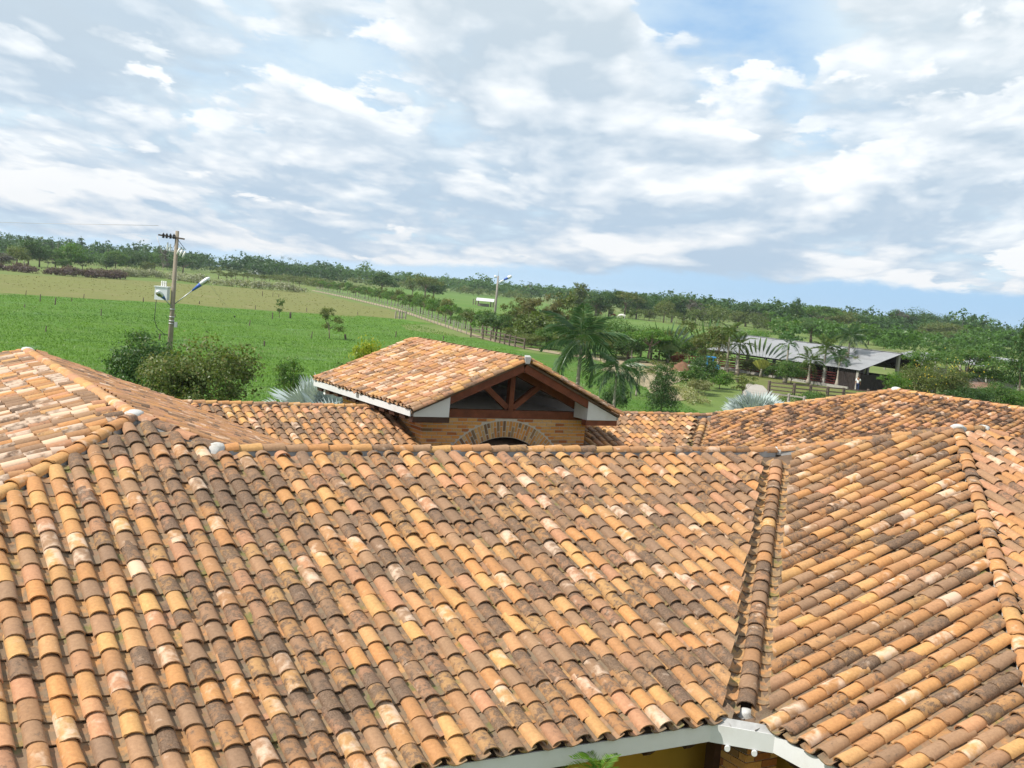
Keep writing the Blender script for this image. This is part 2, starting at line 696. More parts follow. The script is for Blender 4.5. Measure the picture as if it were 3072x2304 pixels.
def cap_template(hw0, hw1, r0, r1, ln, th=0.015, z0=0.022):
    """clay tile, hollow side down: x across, y up the slope, z out"""
    V, Fc, S = [], [], []

    def ring(y, hw, r, z):
        b = len(V)
        for k in range(NS + 1):
            a = math.pi * k / NS
            V.append((-hw * math.cos(a), y, z + r * math.sin(a) ** 0.9 if 0 < k < NS else z))
        return b
    o0, o1 = ring(0, hw0, r0, z0), ring(ln, hw1, r1, 0.0)
    e0, e1 = ring(0, hw0, r0, z0), ring(0, hw0 - th, r0 - th, z0)
    i0, i1 = ring(0, hw0 - th, r0 - th, z0), ring(ln, hw1 - th, r1 - th, 0.0)
    for k in range(NS):
        Fc.append((o0 + k, o0 + k + 1, o1 + k + 1, o1 + k)[::-1])
        S.append(True)
        Fc.append((e0 + k, e0 + k + 1, e1 + k + 1, e1 + k))
        S.append(False)
        Fc.append((i0 + k, i0 + k + 1, i1 + k + 1, i1 + k))
        S.append(True)
    return np.array(V, float), np.array(Fc)


def pan_template(hw, dep, ln, th=0.016):
    V, Fc = [], []
    n = 5

    def ring(y, z, t_):
        b = len(V)
        for k in range(n + 1):
            x = -hw + 2 * hw * k / n
            V.append((x, y, z + dep * (x / hw) ** 2 - t_))
        return b
    a0, a1 = ring(0, 0.030, 0), ring(ln, 0.004, 0)
    b0, b1 = ring(0, 0.030, 0), ring(0, 0.030, th)
    for k in range(n):
        Fc.append((a0 + k, a0 + k + 1, a1 + k + 1, a1 + k))
        Fc.append((b0 + k, b1 + k, b1 + k + 1, b0 + k + 1))
    return np.array(V, float), np.array(Fc)


CAPV, CAPF = cap_template(0.106, 0.094, 0.086, 0.076, EX + LAP)
PANV, PANF = pan_template(0.118, 0.055, EX + LAP)
RIDV, RIDF = cap_template(0.128, 0.110, 0.098, 0.084, 0.44)


def vary(V, seed):
    r = np.random.default_rng(seed)
    W_ = V.copy()
    W_[:, 0] *= 1 + r.normal() * 0.03
    W_[:, 2] *= 1 + r.normal() * 0.05
    W_[:, 0] += 0.004 * r.normal() * np.sin(V[:, 1] * 8)
    W_[:, 2] += 0.003 * np.sin(V[:, 1] * 9 + r.random() * 6)
    if r.random() < 0.5:                                   # a chipped lower corner
        m = (V[:, 1] < 0.01) & (V[:, 0] * (1 if r.random() < 0.5 else -1) > 0.085)
        W_[m, 1] += 0.02 + 0.03 * r.random()
    return W_


CAP_VARS = [vary(CAPV, i) for i in range(8)]
CAP_MESH = [np_mesh('roof_tile', v, CAPF, M_TILE, True) for v in CAP_VARS]
PAN_MESH = np_mesh('pan_tile', PANV, PANF, M_PAN, True)
RID_MESH = [np_mesh('ridge_tile', vary(RIDV, 50 + i), RIDF, M_TILE, True) for i in range(5)]


class Face:
    def __init__(self, name, org, hdir, run, t, s0, s1, inside, tone, blot=0.0, eave=True, shear=0.0):
        self.shear = shear
        self.name, self.t, self.run = name, t, run
        self.h = np.array([hdir[0], hdir[1], 0.0])
        self.ax = np.array([hdir[1], -hdir[0], 0.0])
        self.q = math.sqrt(1 + t * t)
        self.up = (self.h + np.array([0, 0, t])) / self.q
        self.n = np.cross(self.ax, self.up)
        self.org = np.asarray(org, float)
        self.s0, self.s1, self.inside, self.tone, self.blot = s0, s1, inside, tone, blot
        self.eave = eave

    def pt(self, s, h, z=0.0):
        return self.org + self.ax * s + self.h * h + np.array([0, 0, self.t * h]) + self.n * z

    def mat(self, s, r, dz, yaw, tilt, roll, sy):
        m = np.eye(4)
        base = np.stack([self.ax, self.up, self.n], 1)
        cy, sn = math.cos(yaw), math.sin(yaw)
        Rz = np.array([[cy, -sn, 0], [sn, cy, 0], [0, 0, 1]])
        ct, st = math.cos(tilt), math.sin(tilt)
        Rx = np.array([[1, 0, 0], [0, ct, -st], [0, st, ct]])
        cr, sr = math.cos(roll), math.sin(roll)
        Ry = np.array([[cr, 0, sr], [0, 1, 0], [-sr, 0, cr]])
        m[:3, :3] = base @ Rz @ Rx @ Ry @ np.diag([1, sy, 1])
        m[:3, 3] = self.org + self.ax * s + self.up * r + self.n * dz
        return m

    def columns(self, off):
        n0 = math.ceil((self.s0 - off) / SP)
        s = n0 * SP + off
        while s < self.s1:
            hs = np.arange(0.0, self.run + 0.01, 0.02)
            xy = self.org[None, :2] + self.ax[None, :2] * s + self.h[None, :2] * hs[:, None]
            ok = np.array([self.inside(x, y) for x, y in xy])
            if ok.any():
                i = np.where(ok)[0]
                yield s, hs[i[0]] * self.q, hs[i[-1]] * self.q
            s += SP

    def tiles(self, rng):
        """yields (kind, matrix, centre, tone)"""
        ph = rng.random() * 6
        for kind, off in (('cap', 0.0), ('pan', SP / 2)):
            for s, r0, r1 in self.columns(off):
                cutc = r0 > 0.05 and self.shear != 0.0
                js = rng.uniform(-0.012, 0.012)
                jr = rng.uniform(-0.022, 0.022) + 0.022 * math.sin(s * 0.9 + ph) + 0.012 * math.sin(s * 2.3 + 2 * ph)
                k0 = int(math.floor((r0 + 0.10) / EX))
                k = k0
                while True:
                    lo = k * EX + jr - (0.03 if kind == 'cap' else -0.01)
                    if k == k0 and r0 > 0.05:
                        lo = max(lo, r0)
                    if kind == 'pan' and self.eave and k == 0:
                        lo = -0.05
                    hi = (k + 1) * EX + jr + LAP
                    if lo > r1 - 0.10:
                        break
                    ln = min(hi, r1 + 0.02) - lo
                    sy = ln / (EX + LAP)
                    if cutc and k == k0:
                        sy = max(sy, 0.55)
                    if sy > 0.2:
                        ctr = self.org + self.ax * s + self.up * (lo + ln / 2)
                        if in_view(ctr, 420, 420):
                            m = self.mat(s + js + rng.gauss(0, 0.005), lo + rng.gauss(0, 0.010) - (rng.uniform(0.03, 0.09) if rng.random() < 0.035 else 0.0),
                                         (0.030 if kind == 'cap' else 0.0) + rng.gauss(0, 0.004) + 0.012 * math.sin(s * 0.8 + lo * 0.9 + ph),
                                         rng.gauss(0, 0.026) + (rng.uniform(-0.09, 0.09) if rng.random() < 0.04 else 0.0), rng.gauss(0, 0.012), rng.gauss(0, 0.04), sy)
                            if cutc and k == k0:              # tiles are cut along the valley
                                m[:3, 0] += self.up * self.shear
                            yield kind, m, ctr, self.tone(s, lo, rng, kind)
                    k += 1


def clamp01(x):
    return max(0.0, min(1.0, x))


def tone_plain(pd, pw, hue=None):
    def f(s, r, rng, kind):
        p = pd(s, r) if callable(pd) else pd
        dark = clamp01(rng.gauss(0.86, 0.16)) if rng.random() < p else clamp01(abs(rng.gauss(0.08, 0.24)))
        u = rng.random()
        if u < pw * 0.07:
            white = rng.uniform(0.9, 1.15)
            dark *= 0.2
        elif u < pw * 1.0:
            white = rng.uniform(0.55, 0.85)
            dark *= 0.5
        else:
            white = rng.uniform(0.0, 0.45)
        h = rng.choice(hue) if hue else rng.choice((0.02, 0.08, 0.2, 0.2, 0.3, 0.42, 0.42, 0.55, 0.6, 0.75, 0.8, 0.95))
        h = clamp01(h + rng.uniform(-0.07, 0.07))
        if kind == 'pan':
            dark = clamp01(dark * 0.5 + rng.uniform(0.1, 0.7))
            white *= 0.6
        return (h, dark, white)
    return f


def bumpf(x, c, w):
    return math.exp(-((x - c) / w) ** 2)


def dark_front(s, r):
    # s runs along the eave (world x), r up the slope: older, darker tiles in a band below the left peak and towards the middle top
    b = 0.22
    b += 0.72 * bumpf(s, -11.6, 0.95)
    b += 0.34 * bumpf(s, -9.7, 1.3) * (0.4 + 0.6 * bumpf(r, 5.6, 2.2))
    b += 0.26 * bumpf(s, -7.6, 1.5)
    b += 0.30 * bumpf(s, -4.3, 2.3) * (0.55 + 0.45 * bumpf(r, 5.5, 2.5))
    b -= 0.12 * bumpf(s, -13.6, 1.0)
    b += 0.16 * math.sin(s * 1.9 + 0.6 * r) * math.sin(r * 1.3 + 0.4 * s)
    return max(0.06, min(0.92, b))


def tone_left(s, r, rng, kind):
    u = rng.random()
    if u < 0.10:
        return (rng.uniform(0.35, 0.5), 0.0, rng.uniform(1.2, 1.6))      # nearly white tile
    if u < 0.34:
        return (rng.uniform(0.6, 1.0), rng.uniform(0.8, 1.0), rng.uniform(0.8, 1.1))   # grey with pale and black lichen
    return (rng.choice((0.05, 0.2, 0.45, 0.6, 0.8, 0.95)), abs(rng.gauss(0.25, 0.3)), rng.uniform(0.0, 0.55))


xl_b = PWX0 - 0.02
xr_b = PWX1 + 0.02


def in_S(x, y):
    if y < -EW or y < x + VM:
        return False
    top = min(A[1] + (x - A[0]), A[1] - (x - A[0])) if x < E1[0] else 0.0
    return y < top - 0.19


def in_T(x, y):
    return x > -EW and x > y + VM and x < -y - 0.22 and x < y + 2 * CC - 0.19


def in_U(x, y):
    top = min(x - 2 * CC, -CC, -CC - (x - CC - RR))
    return y < top - 0.19 and y > -CC - RUN_C


def in_L(x, y):
    return A[0] - RUN_A < x < A[0] - 0.12 and x < A[0] + (y - A[1]) - 0.16 and x < A[0] - (y - B[1]) - 0.16


def in_R(x, y):
    return x > A[0] + 0.12 and x > -L9 - y + 0.16 and (x < -L9 + y - 0.05) and x < G[0] + (WD - y) - 0.12 and x > B[0] + (y - B[1]) + 0.16


def in_Bk(x, y):
    if xl_b < x < xr_b and y > PWY0 - 0.05:
        return False
    return y < WD - 0.18 and y > WD - RUN_B and y > WD - (x - G[0]) + 0.10 and x < F[0] - (WD - y) - VM


def in_T2(x, y):
    return x < Dp[0] - 0.13 and x > Dp[0] - RUN_D and (x > F[0] - (WD - y) + VM) and x < F[0] + (WD - y) - 0.16 and y > -8


FACES = [
    ('front_roof', Face('front', (0, -EW, ZE), (0, 1), EW + HA + 0.2, T, -L9 - HA - RUN_A, 0.2, in_S, tone_plain(dark_front, 0.10), shear=0.95)),
    ('corner_roof', Face('corner', (-EW, 0, ZE), (1, 0), EW + CC + 0.2, T, 0.0, 12.0, in_T, tone_plain(lambda s, r: 0.30 + 0.2 * math.sin(s * 1.3) * math.sin(r * 1.1 + 1), 0.10, (0.02, 0.1, 0.2, 0.2, 0.3, 0.42, 0.5, 0.75, 0.85)), shear=-0.95)),
    ('corner_roof', Face('cornerfront', (0, -CC - RUN_C, ZE), (0, 1), RUN_C, T, -EW, 12.0, in_U, tone_plain(0.22, 0.12, (0.15, 0.2, 0.25, 0.55, 0.6, 0.7, 0.8)))),
    ('left_roof', Face('leftw', (A[0] - RUN_A, 0, ZE), (1, 0), RUN_A, T, -20.0, 5.0, in_L, tone_left)),
    ('left_roof', Face('lefte', (A[0] + RUN_A, 0, ZE), (-1, 0), RUN_A, T, -5.0, 20.0, in_R, tone_plain(0.22, 0.15, (0.02, 0.1, 0.2, 0.6)))),
    ('rear_roof', Face('rear', (0, WD - RUN_B, ZE), (0, 1), RUN_B, T, -8.5, 13.0, in_Bk, tone_plain(lambda s, r: 0.25 + (0.12 if s > 4 else 0), 0.12))),
    ('right_roof', Face('right', (Dp[0] - RUN_D, 0, ZE), (1, 0), RUN_D, T, -17.0, 12.0, in_T2, tone_plain(0.16, 0.10, (0.02, 0.1, 0.18, 0.2, 0.3, 0.6, 0.62)), 0.92, shear=-0.95)),
]

house = thing('farmhouse', 'long low farmhouse with clay tiled hipped wings around a courtyard and white eave boards', 'house')

house.location.z = -0.07


def deck(name, polys, label):
    mb = MB()
    for p in polys:
        mb.poly([tuple(np.asarray(q, float) + np.array([0, 0, -0.045])) for q in p])
    for p in polys:                                            # boarded underside
        mb.poly([tuple(np.asarray(q, float) + np.array([0, 0, -0.075])) for q in p][::-1])
    o = mb.build(name, M_DECK, house)
    o['label'] = label
    return o


def low(p, d, run):
    return np.asarray(p) + np.array([d[0] * run, d[1] * run, -T * run])


EVY = -EW
vS = np.array([-EW, -EW, ZE])                                  # valley foot in front
lf0 = low(A, (-1, -1), RUN_A)                                  # left front eave corner
lb0 = low(B, (-1, 1), RUN_A)
vB0 = np.array([G[0], WD, ZB])
vl = np.array([-L9 + EW, EW, ZE])                              # valley foot, left wing and front wing
vg = low(G, (1, -1), RUN_B)
vf = low(F, (-1, -1), RUN_B)
front_roof = deck('roof', [[lf0, vS, E2, E1, A], [E1, E2, np.array([EW, EW, ZE]), vl]], 'front roof between the left peak and the valley')
left_roof = deck('roof', [[A, B, lb0, lf0], [A, E1, vl, vg, G, B], [B, G, low(G, (0, 1), RUN_B), lb0]], 'left wing roof with weathered whitish tiles on its left slope')
cfl = low(C, (-1, -1), RUN_C)
cfr = low(C2, (1, -1), RUN_C)
corner_roof = deck('roof', [[vS, cfl, C, E2], [C, cfl, cfr, C2], [C, C2, low(C2, (1, 1), 2.6), np.array([EW * 0.3, EW * 0.3, -T * EW * 0.3]), E2]], 'roof of the corner block right of the valley')
rear_roof = deck('roof', [[vg, vf, F, G], [G, F, low(F, (0, 1), 2.6), low(G, (0, 1), 2.6)]], 'rear roof passing behind the gabled pavilion')
dtop = np.array([Dp[0], -8.0, Dp[2]])
right_roof = deck('roof', [[vf, np.array([Dp[0] - RUN_D, -8.0, ZE]), dtop, Dp, F], [Dp, dtop, low(dtop, (1, 0), RUN_D), low(Dp, (1, 1), RUN_D)], [F, Dp, low(Dp, (1, 1), RUN_D), low(F, (0, 1), 2.6)]],
                  'right wing roof spotted with black lichen')
ROOFS = {'front_roof': front_roof, 'left_roof': left_roof, 'corner_roof': corner_roof, 'rear_roof': rear_roof, 'right_roof': right_roof}


def m4(m):
    return Matrix([list(map(float, r)) for r in m])


def place_tiles(faces, roofs, owner, cap_limit, pan_limit, seed):
    rng = random.Random(seed)
    caps, pans = [], []
    for rn, fc in faces:
        for kind, m, ctr, tone in fc.tiles(rng):
            u, v, z = proj(ctr)
            show = -60 < u < SRCW + 60 and -60 < v < SRCH + 60
            facing = max(0.05, float(np.dot(fc.n, (CAM - ctr) / np.linalg.norm(CAM - ctr))))
            (caps if kind == 'cap' else pans).append((facing ** 0.5 / z if show else 0.0, rn, fc, m, tone, rng.randrange(8)))
    for lst, limit, nm, nmj in ((caps, cap_limit, 'roof_tile', 'roof_tiles'), (pans, pan_limit, 'pan_tile', 'pan_tiles')):
        lst.sort(key=lambda e: -e[0])
        for sc_, rn, fc, m, tone, vi in lst[:limit]:
            o = link(nm, CAP_MESH[vi] if nm == 'roof_tile' else PAN_MESH, roofs[rn])
            o.matrix_parent_inverse = m4(m)
            o['tone'] = [float(x) for x in tone]
            o['blot'] = float(fc.blot)
        Vs, Fs, ts, bs = [], [], [], []
        nb = 0
        for sc_, rn, fc, m, tone, vi in lst[limit:]:
            V0 = CAP_VARS[vi] if nm == 'roof_tile' else PANV
            Vs.append(V0 @ m[:3, :3].T + m[:3, 3])
            Fs.append((CAPF if nm == 'roof_tile' else PANF) + nb)
            nb += len(V0)
            ts.append(np.tile(np.array(tone, np.float32), (len(V0), 1)))
            bs.append(np.full(len(V0), fc.blot, np.float32))
        if Vs:
            me = np_mesh(nmj, np.concatenate(Vs), np.concatenate(Fs), M_TILE if nm == 'roof_tile' else M_PAN, True,
                         {'tone': ('FLOAT_VECTOR', np.concatenate(ts)), 'blot': ('FLOAT', np.concatenate(bs))})
            tag(link(nmj, me, owner), kind='stuff')
    return len(caps), len(pans)


print('tiles', place_tiles(FACES, ROOFS, house, 300, 300, 11))


# ---------------------------------------------------------------- ridge, hip and valley lines
def ridge_line(p, q, parent, rng, lift=-0.01, name='ridge_tile', step=0.36, bed=True, hue=None, dark_p=0.2, bedmat=None, bed_w=0.12, bed_d=0.13, ends=(0.0, 0.0)):
    """overlapping tiles from the low end p up to q on a mortar bed"""
    p, q = np.asarray(p, float), np.asarray(q, float)
    d = q - p
    ln = np.linalg.norm(d)
    d = d / ln
    x = np.cross(d, [0, 0, 1.0])
    x /= np.linalg.norm(x)
    n = np.cross(x, d)
    if bed:
        mb = MB()
        pts = []
        for e, s in ((p, 0.05), (q, -0.05)):
            c0 = e + d * s
            pts.append([c0 - x * bed_w - n * bed_d, c0 + x * bed_w - n * bed_d, c0 + x * bed_w * 0.86 + n * (lift + 0.03), c0 - x * bed_w * 0.86 + n * (lift + 0.03)])
        a_, b_ = pts
        mb.quad_box([a_[0], a_[1], b_[1], b_[0], a_[3], a_[2], b_[2], b_[3]])
        mb.build('mortar_bed', bedmat or M_MORTAR, parent)
    k = ends[0]
    while k < ln - 0.14 - ends[1]:
        sy = min(0.44, ln - k + 0.02) / 0.44
        m = np.eye(4)
        yaw = rng.gauss(0, 0.012)
        x2 = x * math.cos(yaw) + d * math.sin(yaw)
        d2 = np.cross(n, x2)
        m[:3, 0], m[:3, 1], m[:3, 2] = x2, d2 * sy, n
        m[:3, 3] = p + d * k + n * (lift + rng.gauss(0, 0.004)) + x * rng.gauss(0, 0.005)
        if in_view(m[:3, 3], 500, 500):
            o = link(name, RID_MESH[rng.randrange(5)], parent, mat4=m4(m))
            dark = rng.uniform(0.5, 0.9) if rng.random() < dark_p else rng.uniform(0.0, 0.25)
            o['tone'] = [rng.choice(hue or (0.05, 0.18, 0.22, 0.3, 0.42, 0.6, 0.8)), dark, rng.uniform(0.0, 0.72)]
            o['blot'] = 0.0
        k += step * rng.uniform(0.97, 1.03)


rr = random.Random(5)
OR = (0.15, 0.2, 0.25, 0.3, 0.55, 0.4)
ridge_line(E2 + np.array([-0.12, 0, 0]), E1 + np.array([0.12, 0, 0]), front_roof, rr, hue=(0.02, 0.1, 0.2, 0.3, 0.42, 0.8), dark_p=0.28)
ridge_line(lf0, A, left_roof, rr, hue=OR, dark_p=0.05)
ridge_line(E1, A, left_roof, rr, hue=(0.05, 0.2, 0.6, 0.8), dark_p=0.4)
ridge_line(B, A, left_roof, rr, hue=(0.2, 0.3, 0.42, 0.5, 0.58), dark_p=0.05)
ridge_line(lb0, B, left_roof, rr, hue=OR, dark_p=0.1)
ridge_line(G, B, left_roof, rr, dark_p=0.5)
ridge_line(F, np.array([xr_b + 0.05, WD, ZB]), rear_roof, rr, dark_p=0.35)
ridge_line(np.array([xl_b - 0.05, WD, ZB]), G, rear_roof, rr, dark_p=0.3)
ridge_line(F, Dp, right_roof, rr, dark_p=0.35, bedmat=M_MORTAR)
ridge_line(np.array([Dp[0], -8.0, Dp[2]]), Dp, right_roof, rr, dark_p=0.2, bedmat=M_LIME, bed_w=0.13)
ridge_line(E2, C, corner_roof, rr, dark_p=0.45)
ridge_line(cfl, C, corner_roof, rr, hue=OR, dark_p=0.35, bedmat=M_LIME, bed_w=0.112)
ridge_line(C2, C, corner_roof, rr, dark_p=0.2)
ridge_line(cfr, C2, corner_roof, rr, dark_p=0.7)


def valley(top, foot, parent, rng):
    """clay lined gutter with a line of cap tiles down its middle"""
    d = np.asarray(top) - np.asarray(foot)
    ln = np.linalg.norm(d)
    d /= ln
    x = np.cross(d, [0, 0, 1.0])
    x /= np.linalg.norm(x)
    n = np.cross(x, d)
    w = 0.36
    k = 0.0
    while k < ln - 0.1:                                           # flat gutter tiles
        for sx in (-1, 1):
            m = np.eye(4)
            m[:3, 0], m[:3, 1], m[:3, 2] = x * 1.0, d, n
            m[:3, 3] = np.asarray(foot) + d * k + x * sx * 0.185 - n * 0.012
            if in_view(m[:3, 3], 300, 300):
                o = link('gutter_tile', PAN_MESH, parent, mat4=m4(m))
                o['tone'] = [rng.uniform(0.1, 0.5), rng.uniform(0.0, 0.6), 0.2]
                o['blot'] = 0.0
        k += EX
    k = 0.16
    while k < ln - 0.25:
        m = np.eye(4)
        m[:3, 0], m[:3, 1], m[:3, 2] = x, d, n
        m[:3, 3] = np.asarray(foot) + d * k + n * (0.02 + rng.gauss(0, 0.004))
        if in_view(m[:3, 3], 300, 300):
            o = link('valley_tile', RID_MESH[rng.randrange(5)], parent, mat4=m4(m))
            o['tone'] = [rng.choice((0.02, 0.15, 0.4, 0.55, 0.8, 0.9)), rng.choice((0.05, 0.2, 0.7, 0.9)), rng.uniform(0, 0.55)]
            o['blot'] = 0.0
        k += 0.335


vdir = np.array([1.0, 1.0, T])
valley(E2 + vdir * -0.40, vS + vdir * 0.0, corner_roof, rr)
valley(F + vdir * -0.40, vf + vdir * 0.1, right_roof, rr)


def blob(p, r, parent, seed, sz=0.7, mat=None):
    rg = random.Random(seed)
    V, Fc = [], []
    nu, nv = 10, 5
    for j in range(nv + 1):
        for i in range(nu):
            a = 2 * math.pi * i / nu
            e = math.pi / 2 * j / nv
            w = 1 + rg.uniform(-0.18, 0.18)
            V.append((r * w * math.cos(a) * math.cos(e), r * w * math.sin(a) * math.cos(e), r * sz * math.sin(e) - (0.08 if j == 0 else 0)))
    for j in range(nv):
        for i in range(nu):
            a0, a1 = j * nu + i, j * nu + (i + 1) % nu
            Fc.append((a0, a1, a1 + nu, a0 + nu))
    o = link('mortar_cap', new_mesh('mortar_cap', V, Fc, mat or M_LIME, True), parent, loc=tuple(p))
    o.rotation_euler = (0, 0, rg.uniform(0, 6))
    return o


for i, (p, pr, r) in enumerate(((A, left_roof, 0.15), (B, left_roof, 0.17), (E1, front_roof, 0.16), (E2, front_roof, 0.14), (C, corner_roof, 0.16), (C2, corner_roof, 0.15),
                                (Dp, right_roof, 0.2), (G, rear_roof, 0.17), (F, rear_roof, 0.14))):
    blob(np.asarray(p) + np.array([0, 0, 0.03]), r * 0.92, pr, i, 0.55)
blob(vS + vdir * 0.10 + np.array([0, 0, -0.03]), 0.12, corner_roof, 77, 0.6)
# ---------------------------------------------------------------- house body under the front eaves
def house_part(mb, name, mat, label=None):
    o = mb.build(name, mat, house)
    if label:
        o['label'] = label
    return o


cut = 0.42 * K                                                   # the eave corner at the valley is cut off
ft, fb = ZE - 0.012, ZE - 0.225
mb = MB()
x_l = lf0[0] + 0.1
mb.box((x_l, -EW - 0.012, fb), (-EW - cut, -EW + 0.015, ft))
house_part(mb, 'fascia', M_WHITE, 'grey white eave board under the front tiles')
mb = MB().box((-EW - 0.012, cfl[1] + 0.1, fb), (-EW + 0.015, -EW - cut, ft))
house_part(mb, 'fascia', M_WHITE, 'white eave board under the corner block tiles')
ca, cb = Vector((-EW - cut - 0.01, -EW, (ft + fb) / 2)), Vector((-EW, -EW - cut - 0.01, (ft + fb) / 2))
mb = MB().beam(ca, cb, 0.026, ft - fb + 0.012)
house_part(mb, 'fascia', M_WHITE, 'sunlit white board across the foot of the valley')
mid = (ca + cb) / 2
inw = Vector((1, 1, 0)).normalized()
mb = MB().prism([tuple(ca + Vector((0, 0, 0.106))), tuple(cb + Vector((0, 0, 0.106))), (vS[0] + 0.02, vS[1] - 0.45, ft + 0.08), (vS[0] - 0.45, vS[1] + 0.02, ft + 0.08)], (0, 0, -0.02))
house_part(mb, 'gutter_lip', M_MORTAR)
for s in (-0.16, 0.16):                                          # two white drain spouts below the cut corner
    e = (cb - ca).normalized()
    p = mid + e * s + Vector((0, 0, -(ft - fb) / 2 - 0.04))
    MB().tube([p + inw * 0.12, p - inw * 0.05], 0.035, 10).build('drain_spout', M_WHITE, house)
# soffit and rafter tails
mb = MB()
mb.poly([(x_l, -EW + 0.06, fb + 0.03), (-EW - cut, -EW + 0.06, fb + 0.03), (-EW + 1.5, -EW + 1.5, fb + 0.03 + 0.55), (x_l, -EW + 1.5, fb + 0.03 + 0.55)])
mb.poly([(-EW + 0.06, cfl[1], fb + 0.03), (-EW + 0.06, -EW - cut, fb + 0.03), (-EW + 1.5, -EW + 1.5, fb + 0.58), (-EW + 1.5, cfl[1], fb + 0.58)])
house_part(mb, 'soffit', M_DARKWOOD)
k = 0
for i in range(14):
    x = -EW - 0.75 - i * 0.62
    if x < -13.5:
        break
    MB().prism([(x - 0.05, -EW + 0.06, fb + 0.03), (x - 0.05, -EW + 0.06, fb - 0.05), (x - 0.05, -EW + 0.14, fb - 0.12), (x - 0.05, -EW + 1.3, fb + 0.28), (x - 0.05, -EW + 1.3, fb + 0.42)], (0.10, 0, 0)).build('rafter_tail', M_DARKWOOD, house)
for i in range(6):
    y = -EW - 0.75 - i * 0.62
    MB().prism([(-EW + 0.06, y - 0.05, fb + 0.03), (-EW + 0.06, y - 0.05, fb - 0.05), (-EW + 0.14, y - 0.05, fb - 0.12), (-EW + 1.3, y - 0.05, fb + 0.28), (-EW + 1.3, y - 0.05, fb + 0.42)], (0, 0.10, 0)).build('rafter_tail', M_DARKWOOD, house)
# walls
WS = -EW + 1.25
mb = MB().box((-18.0, WS, GZ), (WS + 0.6, WS + 0.22, ZE + 0.25))
house_part(mb, 'wall', M_YELLOW, 'ochre yellow wall in the shade of the front eave')
mb = MB().box((WS, cfl[1] + 1.3, GZ), (WS + 0.22, WS - 0.004, ZE + 0.25))
house_part(mb, 'wall', M_YELLOW)
mb = MB()
mb.box((-18.0, EW - 1.25, GZ), (EW - 1.25, EW - 1.05, ZE + 0.25))
mb.box((-18.2, WS, GZ), (-18.004, B[1] + RUN_A - 1.0, ZE + 0.25))
mb.box((-7.0, EW, GZ), (-6.8, WD - RUN_B, ZE + 0.25))
mb.box((Dp[0] - RUN_D + 1.2, -6.0, GZ), (Dp[0] - RUN_D + 1.4, WD - RUN_B, ZE + 0.25))
mb.box((-6.7, WD - RUN_B + 1.0, GZ), (PWX0 - 0.05, WD - RUN_B + 1.2, ZE + 0.25))
mb.box((PWX1 + 0.05, WD - RUN_B + 1.0, GZ), (Dp[0] - RUN_D + 1.1, WD - RUN_B + 1.2, ZE + 0.25))
mb.box((-17.9, WD + 2.0, GZ), (17.0, WD + 2.2, ZB - 0.8))
house_part(mb, 'wall', M_YELLOW, 'ochre yellow walls around the inner courtyard')
# dark post and brick pillar seen below the valley corner
pp = on_plane(2141, 2290, (0, 1, 0), -EW + 0.75)
MB().box((pp[0] - 0.085, pp[1] - 0.085, GZ), (pp[0] + 0.085, pp[1] + 0.085, fb + 0.26)).build('post', M_DARKWOOD, house)
pl = on_plane(2238, 2290, (1, 1, 0), 2 * (-EW) + 1.05)
pw = 0.27
pil = MB().box((pl[0] - pw + 0.012, pl[1] - pw + 0.012, GZ), (pl[0] + pw - 0.012, pl[1] + pw - 0.012, fb + 0.3)).build('pillar', M_JOINT, house)
UNIT = new_mesh('brick', [(x, y, z) for z in (-.5, .5) for x, y in ((-.5, -.5), (.5, -.5), (.5, .5), (-.5, .5))],
                [(3, 2, 1, 0), (4, 5, 6, 7), (0, 1, 5, 4), (1, 2, 6, 5), (2, 3, 7, 6), (3, 0, 4, 7)], M_BRICK)


def brick(parent, c, ax, ay, az, size, tone):
    m = np.eye(4)
    m[:3, 0] = np.asarray(ax) * size[0]
    m[:3, 1] = np.asarray(ay) * size[1]
    m[:3, 2] = np.asarray(az) * size[2]
    m[:3, 3] = c
    o = link('brick', UNIT, parent, mat4=m4(m))
    o['tone'] = [float(x) for x in tone]
    return o


rb = random.Random(3)


def brick_tone(dark=0.04):
    return (rb.choice((0.1, 0.3, 0.45, 0.55, 0.6, 0.6, 0.7, 0.85)), rb.uniform(0.6, 0.9) if rb.random() < dark else rb.uniform(0, 0.12), 0)


X_, Y_, Z_ = np.eye(3)
for j in range(14):
    z = fb + 0.10 - j * 0.105
    for (o_, dr, nr) in ((np.array([pl[0] - pw, pl[1] - pw]), X_, -Y_), (np.array([pl[0] - pw, pl[1] - pw]), Y_, -X_)):
        cuts = [0, 0.27, 0.54] if j % 2 == 0 else [0, 0.135, 0.405, 0.54]
        for a0, a1 in zip(cuts[:-1], cuts[1:]):
            c = np.array([o_[0], o_[1], z]) + dr * (a0 + a1) / 2 - nr * (-0.004 + 0.02)
            brick(pil, c, dr, -nr, Z_, (a1 - a0 - 0.014, 0.05, 0.09), brick_tone(0.2))

# ---------------------------------------------------------------- gabled pavilion
pav = thing('gabled_pavilion', 'brick pavilion with tiled gable roof, timber truss and arch behind the main ridge', 'pavilion')
q_t = math.sqrt(1 + PT * PT)
ZPE = PZ - PT * PH                       # its eave level


def pav_tone(s, r, rng, kind):
    u = rng.random()
    if u < 0.10:
        return (rng.choice((0.42, 0.5, 0.6)), 0.0, rng.uniform(0.9, 1.2))
    return (clamp01(rng.choice((0.1, 0.2, 0.25, 0.4, 0.45, 0.55, 0.6, 0.62, 0.8)) + rng.uniform(-0.06, 0.06)), rng.uniform(0.55, 0.85) if rng.random() < 0.17 else abs(rng.gauss(0.05, 0.2)), rng.uniform(0.2, 0.8))


def in_PL(x, y):
    return PYF + 0.10 < y < PYB - 0.02 and x < PX - 0.10


